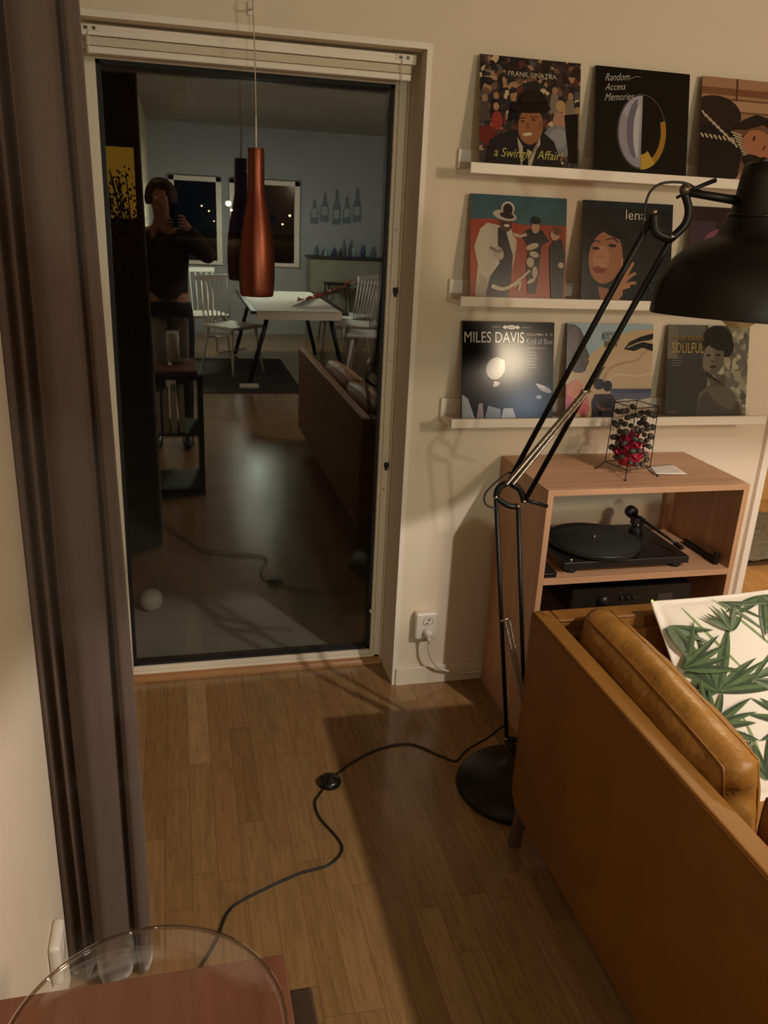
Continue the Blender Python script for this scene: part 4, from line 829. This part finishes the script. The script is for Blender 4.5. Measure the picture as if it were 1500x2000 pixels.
fan(.58, .035, (-165, -148, -132, -118, -104, -90, -76, -60, -40, -20), .28, .017, (2, 1, 4, 2, 1), .5)
fan(.32, .045, (-20, -32, -8, -46), .26, .010, (4, 1, 2), .4)
fan(.47, .70, (152, 166, 140, 118, 102, 86, 70, 52, 36, 18, -55, -78, -98, -118, -32, 190), .25, .021, (1, 1, 2, 1, 2, 1, 2, 1, 2), .35)
fan(.78, .40, (175, 158, 142, 128, 112, 96, 80, 64, 200, 218, 236, 255), .25, .018, (1, 2, 4, 2), .4)
fan(.24, .92, (112, 96, 80, 64, 128, 48, 30), .22, .015, (1, 2, 1), .4); fan(.62, .97, (140, 124, 108, 92, 76, 60), .24, .017, (2, 1), .4)
fan(.88, .82, (180, 160, 140, 120, 100, 80, 60, 205), .23, .018, (2, 1), .4); fan(.96, .10, (200, 186, 170, 215, 232, 250), .24, .016, (1, 2), .4); fan(.04, .84, (80, 62, 44, 100, 26), .2, .014, (2, 1), .3); fan(.02, .14, (-20, -40, -60, -75), .22, .016, (2, 4), .3)
fan(.02, .36, (60, 40, 20, 2, -16), .26, .02, (1, 2), .3); fan(.05, .66, (70, 50, 34, 18, 0, -20, 90), .22, .018, (1, 2, 1), .3); fan(.62, .48, (160, 140, 120, 100, 80, 60, 40, 20, 0, -20), .16, .012, (4, 2, 4, 1), .4); fan(.30, .22, (140, 120, 100, 80, 60, 40), .15, .012, (4, 2), .4); fan(.80, .66, (170, 190, 210, 230, 250, 150), .2, .016, (2, 1), .4)
pt = thing('palm_pillow', PT+ux*PW+dn*2*PW, 'cream throw pillow printed with green palm leaves on the sofa', 'pillow')
obj('cover', mb, pm, pt, fixn=False)
pts = [mb.v[bf[i]].lerp(mb.v[bb[i]], 0.5) for i in range(len(bf))]; m = MB(); m.tube(pts+[pts[0]], 0.0042, 6); obj('seam_edge', m, pm[0], pt)
mb2, _, _, _ = cushion('c', '', '', (0.66, -1.50, 0.424), (1, 0, 0), (0, 1, 0), (0, 0, 1), 0.2, 0.12, 0.008, 0.02, None, corner=0.05, pw=3)
tag(obj('throw_blanket', mb2, mat('charcoal_wool', '#33363a', 0.95, bump=0.4, bscale=300)), 'charcoal throw folded on the sofa seat below the palm pillow', 'blanket')

# ------------------------------------------------------------------ side table, vase, candle
TX0, TX1, TY0, TY1, TZ = -0.985, -0.616, -2.20, -1.773, 0.75
tb = thing('side_table', (-0.80, -1.99, 0), 'red-brown wooden side table in the near left corner', 'table')
M_dkw = oak('dark_brown_table_frame', 'z', '#2a1d14', '#3a2a1e', 0.45)
m = MB(); m.box(TX0, TX1, TY0, TY1, TZ-0.026, TZ); obj('tabletop', m, M_redwood, tb, 0.002)
m = MB(); m.box(TX0, TX1+0.03, TY0-0.02, TY1-0.03, TZ-0.06, TZ-0.026); obj('top_frame', m, M_dkw, tb, 0.004)
for x in (TX0+0.002, TX1-0.0):
    m = MB(); m.box(x, x+0.028, TY0-0.01, TY1-0.034, 0.0, TZ-0.06); obj('side_panel', m, M_dkw, tb)
for z in (0.03, 0.36):
    m = MB(); m.box(TX0+0.03, TX1, TY0+0.01, TY1-0.04, z, z+0.02); obj('shelf', m, M_dkw, tb)
mg = None
for k in range(5):
    m = MB(); x = TX0+0.08+k*0.045; m.box(x, x+0.032, TY1-0.26, TY1-0.05, 0.3802, 0.63-0.008*(k % 3)); tag(obj('magazine_file', m, mat('cream_card_file', '#c9bf9c', 0.7) if k % 2 == 0 else mat('white_card_file', '#d8d3c4', 0.7), None, 0.001), ['leftmost cream', 'second, white', 'third, cream', 'fourth, white', 'rightmost cream'][k]+' file of a row in the side table, mirrored in the glass', 'file', 'files in the side table')
VC = Vector((-0.762, -2.058, TZ))
vs = thing('glass_vase', VC, 'wide clear glass hurricane vase on the red-brown side table', 'vase')
m = MB(); m.lathe([(0, 0.0015), (0.096, 0.0015), (0.104, 0.006), (0.107, 0.03), (0.109, 0.12), (0.1105, 0.247), (0.1125, 0.2505), (0.1095, 0.2508), (0.1075, 0.246), (0.1058, 0.12), (0.1035, 0.034), (0.098, 0.018), (0, 0.015)], VC, 96); obj('vessel', m, M_vase, vs)
m = MB(); pp = [(VC.x+0.1105*math.cos(2*PI*k/96), VC.y+0.1105*math.sin(2*PI*k/96), TZ+0.2496) for k in range(97)]; m.tube(pp, 0.0017, 8, cap=False); obj('rim', m, pane_mat('glass_rim_edge', (0.62, 0.54, 0.46), 0.10), vs)
cn = thing('pillar_candle', (-0.745, -2.040, TZ+0.0155), 'short white pillar candle inside the glass vase', 'candle')
m = MB(); m.lathe([(0, 0), (0.036, 0), (0.036, 0.160), (0.034, 0.164), (0.022, 0.162), (0, 0.160)], (-0.745, -2.040, TZ+0.0155), 36); obj('wax', m, mat('white_wax', '#ded5c6', 0.5), cn)
m = MB(); m.tube([(-0.745, -2.040, TZ+0.175), (-0.744, -2.041, TZ+0.184)], 0.001, 6); obj('wick', m, M_seal, cn)

# left wall socket box
ls = thing('wall_box', (-1.0, -1.22, 0.29), 'white surface socket box low on the left wall by the curtain', 'socket')
m = MB(); m.box(-1.0, -0.977, -1.262, -1.182, 0.19, 0.285); obj('cover', m, M_white, ls, 0.010, 4)
m = MB(); m.lathe([(0.019, 0), (0.019, 0.0015), (0.016, 0.0015), (0, 0.0005)], (-0.977, -1.222, 0.245), 24, axis=(1, 0, 0)); obj('receptacle', m, mat('socket_recess2', '#c2b8a8', 0.4), ls)

# ------------------------------------------------------------------ next room
m = MB(); rr = random.Random(3)
def rugf(u, v): return Vector((1.75+1.6*u, 0.82+0.68*v, 0.025+0.012*rr.random()))
m.grid(rugf, 70, 44); o = obj('shaggy_rug', m, mat('grey_shag', '#55524e', 0.95, var=0.5, vscale=30, bump=0.6, bscale=120, bdist=0.01)); tag(o, 'grey shaggy rug on the floor of the next room', 'rug')

# ------------------------------------------------------------------ dining end (seen in the glass)
def dining():
    t = thing('dining_table', (0.42, -5.95, 0), 'dark-legged dining table mirrored in the glass door', 'table')
    m = MB(); m.box(-0.05, 0.87, -7.0, -4.9, 0.705, 0.735); obj('tabletop', m, mat('dark_table_wood', '#3a2c20', 0.4), t, 0.003)
    for (x0, x1) in ((0.12, -0.07), (0.70, 0.88)):
        for y in (-5.0, -6.9):
            m = MB(); m.tube([(x0, y, 0.705), (x1, y, 0.012)], 0.022, 10); obj('leg', m, M_black, t)
    m = MB(); m.box(0.0, 0.80, -6.9, -4.89, 0.7355, 0.739); m.box(0.0, 0.80, -4.894, -4.89, 0.66, 0.739); tag(obj('tablecloth', m, mat('white_linen', '#e6e0d2', 0.8)), 'white runner cloth on the mirrored dining table', 'tablecloth')
dining()
M_chair = mat('white_chair_paint', '#dedad0', 0.45)
def spindle_chair(loc, rz, label, first=[None]):
    if first[0]: return dup(first[0], loc, rz, label)
    t = thing('spindle_chair', (0, 0, 0), label, 'chair', 'white spindle chairs at the dining table')
    m = MB(); m.box(-0.21, 0.21, -0.20, 0.21, 0.425, 0.455); obj('seat', m, M_chair, t, 0.012, 3)
    for sx in (-1, 1):
        for sy in (-1, 1):
            m = MB(); m.tube([(sx*0.16, sy*0.15, 0.43), (sx*0.215, sy*0.21, 0.0)], [0.015, 0.011], 8); obj('leg', m, M_chair, t)
    m = MB(); m.tube([(-0.19, 0, 0.2), (0.19, 0, 0.2)], 0.009, 8); obj('stretcher', m, M_chair, t)
    for k in range(7):
        x = -0.17+0.34*k/6; m = MB(); m.tube([(x, -0.18, 0.45), (x*1.12, -0.255, 0.87)], 0.0075, 8); obj('spindle', m, M_chair, t)
    m = MB(); m.box(-0.215, 0.215, -0.27, -0.245, 0.845, 0.895); obj('top_rail', m, M_chair, t, 0.008, 3)
    t.location = loc; t.rotation_euler = (0, 0, rz); t.scale = (1.07, 1.07, 1.07); first[0] = t; return t
spindle_chair((-0.42, -6.75, 0.011), -0.3, 'white spindle chair at far left of the mirrored dining table')
spindle_chair((-0.17, -5.80, 0.011), -0.75, 'white spindle chair at near left of the mirrored dining table')
spindle_chair((1.20, -5.40, 0), PI/2+0.3, 'white spindle chair at near right of the mirrored dining table')
spindle_chair((1.24, -6.15, 0), PI/2+0.6, 'white spindle chair second along the right of the mirrored table')
spindle_chair((1.27, -6.90, 0), PI/2+0.8, 'white spindle chair farthest right along the mirrored table')
# dining lamp (shade around the dining light) and its cord
dl = thing('dining_lamp', (0.17, -6.8, 1.5), 'small pendant over the mirrored dining table', 'lamp')
m = MB(); m.lathe([(0.24, 1.50), (0.235, 1.53), (0.17, 1.58), (0.05, 1.61), (0.012, 1.62), (0.012, 1.65)], (0.17, -6.8, 0), 32); o = obj('shade', m, M_black, dl); o.modifiers.new('s', 'SOLIDIFY').thickness = 0.002
m = MB(); m.tube([(0.17, -6.8, 1.64), (0.17, -6.8, ZC)], 0.004, 8); obj('cord', m, M_black, dl)
# spotlights on the ceiling
for nm, at, lb in (('ceiling_spotlight', MAIN_AT, 'white ceiling spotlight above the sofa, outside the frame'), ('ceiling_spotlight', BACK_AT, 'white ceiling spotlight behind the viewer by the left wall')):
    t = thing(nm, (at[0], at[1], ZC), lb, 'lamp')
    m = MB(); m.lathe([(0, 0), (0.05, 0), (0.05, -0.02), (0.02, -0.03), (0.012, -0.16), (0, -0.16)], (at[0], at[1], ZC), 24); obj('rose', m, M_white, t)
t = thing('added_fill_lamp', (1.70, -3.3, ZC), 'added linen-shaded fill lamp behind the sofa, outside the frame', 'lamp')  # fixture added around the soft fill light
m = MB(); m.lathe([(0.25, 1.84), (0.21, 2.24)], (1.70, -3.3, 0), 40); o = obj('shade', m, pane_mat('thin_linen', (0.9, 0.86, 0.78), 0.02, 0.5), t)
m = MB(); m.tube([(1.70, -3.3, 2.24), (1.70, -3.3, ZC)], 0.004, 8); obj('cord', m, M_black, t)
# orange branches
t = thing('orange_branches', (0.66, -5.5, 0.74), 'orange-leaved branches lying on the mirrored dining table', 'branch')
rb = random.Random(5); m = MB(); mtw = MB()
for k in range(7):
    a0_ = Vector((0.36+0.02*k, -5.2, 0.75)); a1_ = Vector((0.80+0.06*k, -5.7-0.05*k, 0.80+0.02*k)); mtw.tube([a0_, a0_.lerp(a1_, .5)+Vector((0, 0, .03)), a1_], 0.003, 5)
    for j in range(14):
        p = a0_.lerp(a1_, 0.15+0.85*j/13)+Vector((0, 0, .03)); d = Vector((rb.uniform(-1, 1), rb.uniform(-1, 1), rb.uniform(-.1, .8)))*0.05; s_ = d.orthogonal().normalized()*0.012
        m.face([m.add(p), m.add(p+d*.5+s_), m.add(p+d), m.add(p+d*.5-s_)])
obj('leaf', m, mat('orange_leaf', '#c0502a', 0.6), t, fixn=False); t.children[-1]['kind'] = 'stuff'; obj('twig', mtw, mat('brown_twig', '#4a2c1c', 0.7), t)
# far windows
for i, (x0, x1) in enumerate(((-0.76, -0.10), (0.0, 0.92))):
    w_ = thing('window_%d' % (i+1), ((x0+x1)/2, YF, 0.95), 'dark far window %s, mirrored in the glass door' % ('at left' if i == 0 else 'at right'), 'window', kind='structure')
    m = MB(); e = 0.07
    m.box(x0, x0+e, YF, YF+0.05, 0.92, 1.98); m.box(x1-e, x1, YF, YF+0.05, 0.92, 1.98); m.box(x0, x1, YF, YF+0.05, 1.92, 1.98); m.box(x0, x1, YF, YF+0.06, 0.90, 0.95); obj('window_frame', m, M_ledge, w_, 0.004)
    m = MB(); m.box(x0+e, x1-e, YF+0.004, YF+0.012, 0.95, 1.92); obj('night_pane', m, mat('night_glass', '#050607', 0.08), w_)
# bar counter, stools
t = thing('bar_counter', (1.9, YF+0.3, 0), 'pale bar counter at the far wall, mirrored in the glass', 'counter')
m = MB(); m.box(1.02, 3.2, YF+0.03, YF+0.42, 0, 1.04); obj('body', m, mat('sage_counter', '#8f8c7a', 0.6), t)
m = MB(); m.box(1.0, 3.2, YF+0.015, YF+0.46, 1.04, 1.07); obj('worktop', m, mat('dark_worktop', '#2c2924', 0.4), t, 0.003)
def stool(loc, label, first=[None]):
    if first[0]: return dup(first[0], loc, 0.0, label)
    t = thing('bar_stool', (0, 0, 0), label, 'stool', 'bar stools at the far counter')
    m = MB(); m.box(-0.16, 0.16, -0.15, 0.15, 0.74, 0.765); obj('seat', m, M_black, t, 0.01)
    for sx in (-1, 1):
        for sy in (-1, 1):
            m = MB(); m.tube([(sx*.13, sy*.12, .745), (sx*.2, sy*.19, 0)], 0.008, 8); obj('leg', m, M_black, t)
    m = MB(); q = [(.175, .165), (-.175, .165), (-.175, -.165), (.175, -.165), (.175, .165)]; m.tube([(x, y, .26) for x, y in q], 0.006, 8); obj('foot_ring', m, M_black, t)
    t.location = loc; first[0] = t; return t
stool((1.32, -7.98, 0), 'black wire bar stool nearest the mirrored windows'); stool((1.76, -7.98, 0), 'black wire bar stool in the middle of three'); stool((2.20, -7.98, 0), 'black wire bar stool farthest right in the mirror')
for k, x in enumerate((1.12, 1.26, 1.42, 1.56, 1.70)):
    h = (0.30, 0.36, 0.44, 0.34, 0.42)[k]; z = 1.47+(0.0, .03, 0.0, .02, .05)[k]
    pf_ = [(-.055, 0), (.055, 0), (.055, h*.5), (.022, h*.7), (.018, h), (-.018, h), (-.022, h*.7), (-.055, h*.5)]
    m = MB(); m.prism([(x+a_, YF, z+b_) for a_, b_ in pf_], (0, 0.0005, 0), (0, 0.012, 0)); m.box(x-.04, x+.04, YF+.012, YF+.014, z+.08, z+.19, 1)
    tag(obj('bottle_plaque', m, [mat('slate_plaque', '#6a6f78', 0.6), mat('pale_plaque_label', '#9ba0a6', 0.6)]), ['leftmost', 'second from left', 'middle and tallest', 'fourth from left', 'rightmost'][k]+' grey bottle-shaped plaque on the mirrored far wall', 'plaque', 'bottle plaques on the far wall')
rng = random.Random(8)
for k in range(7):
    x = 1.12+0.13*k; h = rng.uniform(.10, .22); m = MB(); m.lathe([(0, 0), (.03, 0), (.03, h*.6), (.012, h*.8), (.012, h), (0, h)], (x, YF+.2+rng.uniform(-.06, .06), 1.0705), 14)
    tag(obj('counter_bottle', m, mat('bottle_glass_%d' % (k % 3), ('#5a6a78', '#8fa0b0', '#3a4a6a')[k % 3], 0.15)), 'small bottle on the far mirrored bar counter', 'bottle', 'bottles on the bar counter')
# dark rug under the dining table, extension block
m = MB(); m.box(-0.56, 0.42, -6.6, -4.74, 0.0005, 0.010); tag(obj('dining_rug', m, mat('dark_rug', '#2d2a26', 0.95)), 'dark flat rug under the mirrored dining table', 'rug')
m = MB(); m.box(-0.16, 0.02, -4.98, -4.92, 0.0105, 0.045); tag(obj('power_strip', m, M_white, None, 0.004), 'white power strip on the dark rug, mirrored in the glass', 'power strip')
# ------------------------------------------------------------------ the person taking the photograph (seen only in the glass)
def skin(name, verts, edges, radii, root, material, parent=None, sub=2):
    O = Vector((0, 0, 0)); p = parent
    while p is not None: O += p.location; p = p.parent
    me = bpy.data.meshes.new(name); me.from_pydata([tuple(Vector(v)-O) for v in verts], edges, []); me.materials.append(material)
    o = bpy.data.objects.new(name, me); COL.objects.link(o)
    if parent: o.parent = parent
    sk = o.modifiers.new('skin', 'SKIN'); sk.use_smooth_shade = True
    if not me.skin_vertices:
        return o
    for i, r in enumerate(radii):
        sv = me.skin_vertices[0].data[i]; sv.radius = r if isinstance(r, tuple) else (r, r); sv.use_root = (i == root)
    s = o.modifiers.new('sub', 'SUBSURF'); s.levels = sub; s.render_levels = sub
    return o
def person():
    B = Vector((-0.775, -2.955, 0))
    t = thing('person', B, 'person in dark clothes holding up a phone, mirrored in the glass', 'person')
    V = []; R = []; E = []
    def ad(p, r, link=None):
        V.append(Vector(p)); R.append(r)
        if link is not None: E.append((link, len(V)-1))
        return len(V)-1
    x, y = B.x, B.y
    pel = ad((x, y, .95), (.15, .105)); ab = ad((x, y+.005, 1.10), (.135, .10), pel); ch = ad((x, y+.005, 1.30), (.155, .115), ab); ub = ad((x, y, 1.42), (.11, .085), ch)
    nk = ad((x-.008, y+.02, 1.51), .052, ub); jw = ad((x-.012, y+.05, 1.585), (.058, .066), nk); hd = ad((x-.014, y+.045, 1.66), (.076, .092), jw); tp = ad((x-.014, y+.035, 1.73), (.058, .07), hd)
    arms = []
    for s, el, wr_ in ((1, (x+.29, y+.12, 1.30), (-0.640, -2.665, 1.500)), (-1, (x-.155, y+.14, 1.20), (-0.765, -2.670, 1.475))):
        sh_ = ad((x+s*.165, y, 1.41), .066, ub); e_ = ad(el, .043, sh_); m_ = ad(Vector(el).lerp(Vector(wr_), .4), .041, e_); w_ = ad(wr_, .027, m_)
        pc_ = Vector((-0.668 if s > 0 else -0.742, -2.610, 1.525 if s > 0 else 1.505)); pa = ad(Vector(wr_).lerp(pc_, .55), (.034, .018), w_)
        for k in range(4):
            z = .030-.019*k; b0 = ad(pc_+Vector((s*.012, -.012, z)), .0095, pa); b1_ = ad(pc_+Vector((s*.010, .020, z+.004)), .0085, b0); b2_ = ad(pc_+Vector((-s*.012, .031, z+.004)), .0078, b1_); ad(pc_+Vector((-s*(.026-.004*abs(k-1)), .033, z+.003)), .0068, b2_)
        th1 = ad(pc_+Vector((s*.008, -.034, .012)), .011, pa); th2 = ad(pc_+Vector((-s*.006, -.026, .034)), .0095, th1); ad(pc_+Vector((-s*.016, -.020, .044)), .008, th2)
        arms.append((sh_, e_, m_, w_))
    legs = []
    for s in (-1, 1):
        hp = ad((x+s*.09, y, .88), .092, pel); kn = ad((x+s*.095, y+.015, .50), .058, hp); cf = ad((x+s*.097, y-.005, .34), .055, kn); an = ad((x+s*.1, y-.01, .09), .036, cf); ad((x+s*.108, y+.09, .035), (.038, .03), an); legs.append((hp, kn, cf, an))
    skin('body', V, E, R, 0, mat('skin_tone', '#a8785c', 0.55), t)
    # sweater
    def sub(ids, grow, name, material, root=0):
        mp = {i: k for k, i in enumerate(ids)}; vv = [V[i] for i in ids]; ee = [(mp[a_], mp[b_]) for a_, b_ in E if a_ in mp and b_ in mp]
        rr_ = [tuple((c+grow) for c in (R[i] if isinstance(R[i], tuple) else (R[i], R[i]))) for i in ids]; return skin(name, vv, ee, rr_, root, material, t)
    sub([pel, ab, ch, ub]+[i for a_ in arms for i in a_], .012, 'sweater', mat('dark_brown_knit', '#2a1c15', 0.9))
    sub([pel, ab]+[i for l in legs for i in l], .010, 'trousers', mat('black_trousers', '#121214', 0.85))
    for s in (-1, 1):
        m = MB(); cx_, cy_ = x+s*.106, y+.055
        m.grid(lambda u, v: Vector((cx_+.045*math.cos(2*PI*u)*math.sin(PI*v), cy_+.135*math.sin(2*PI*u)*math.sin(PI*v), .042-.042*math.cos(PI*v)*1.0+.02*max(0, -math.sin(2*PI*u))*math.sin(PI*v)*v)), 24, 12); obj('shoe', m, M_blackgloss, t)
    # face + hair
    c = Vector((x-.014, y+.045, 1.655))
    m = MB()
    def hf(u, v):
        th = PI*(0.02+0.62*v); ph = 2*PI*u; k = 1.13+0.05*math.sin(9*ph)*math.sin(th)+0.04*math.sin(17*u*6.28+8*v)
        front = max(0, math.sin(ph)); r = Vector((.088*math.sin(th)*math.cos(ph), .102*math.sin(th)*math.sin(ph)-.012-.035*front*(v > .42), .10*math.cos(th)+.012)); return c+r*k
    m.grid(hf, 36, 18); obj('hair', m, mat('auburn_hair', '#3a2012', 0.7), t)
    m = MB(); m.lathe([(0, 0), (.013, .002), (.010, .02), (.004, .036), (0, .04)], c+Vector((0, .092, -.035)), 12, axis=(0, .35, 1)); obj('nose', m, MATS['skin_tone'], t)
    for s in (-1, 1):
        m = MB(); m.lathe([(0, -.009), (.009, -.006), (.012, 0), (.009, .006), (0, .009)], c+Vector((s*.031, .083, .004)), 12, axis=(0, 1, 0)); obj('eye', m, mat('eye_white', '#cfc8be', 0.3), t)
        m = MB(); m.lathe([(0, -.006), (.016, -.004), (.026, 0), (.018, .006), (0, .007)], c+Vector((s*.083, .0, -.005)), 14, axis=(s*1, .3, 0)); obj('ear', m, MATS['skin_tone'], t)
    m = MB(); m.lathe([(0, -.022), (.005, -.012), (.007, 0), (.005, .012), (0, .022)], c+Vector((0, .088, -.055)), 10, axis=(1, 0, 0)); obj('mouth', m, mat('lip_tone', '#8a4a40', 0.5), t)
person()
ph = thing('smartphone', (-0.705, -2.590, 1.49), 'dark smartphone held up by the mirrored person', 'phone')
m = MB(); m.box(-0.741, -0.669, -2.594, -2.586, 1.49, 1.634); obj('case', m, M_blackgloss, ph, 0.003, 3)
m = MB(); m.box(-0.738, -0.672, -2.5945, -2.594, 1.494, 1.630); obj('screen', m, mat('phone_screen', '#1a1a1a', 0.1, emit='#6a5a48', estr=0.25), ph)
m = MB(); m.box(-0.737, -0.702, -2.586, -2.5845, 1.598, 1.631); obj('camera_bump', m, M_seal, ph, 0.001)
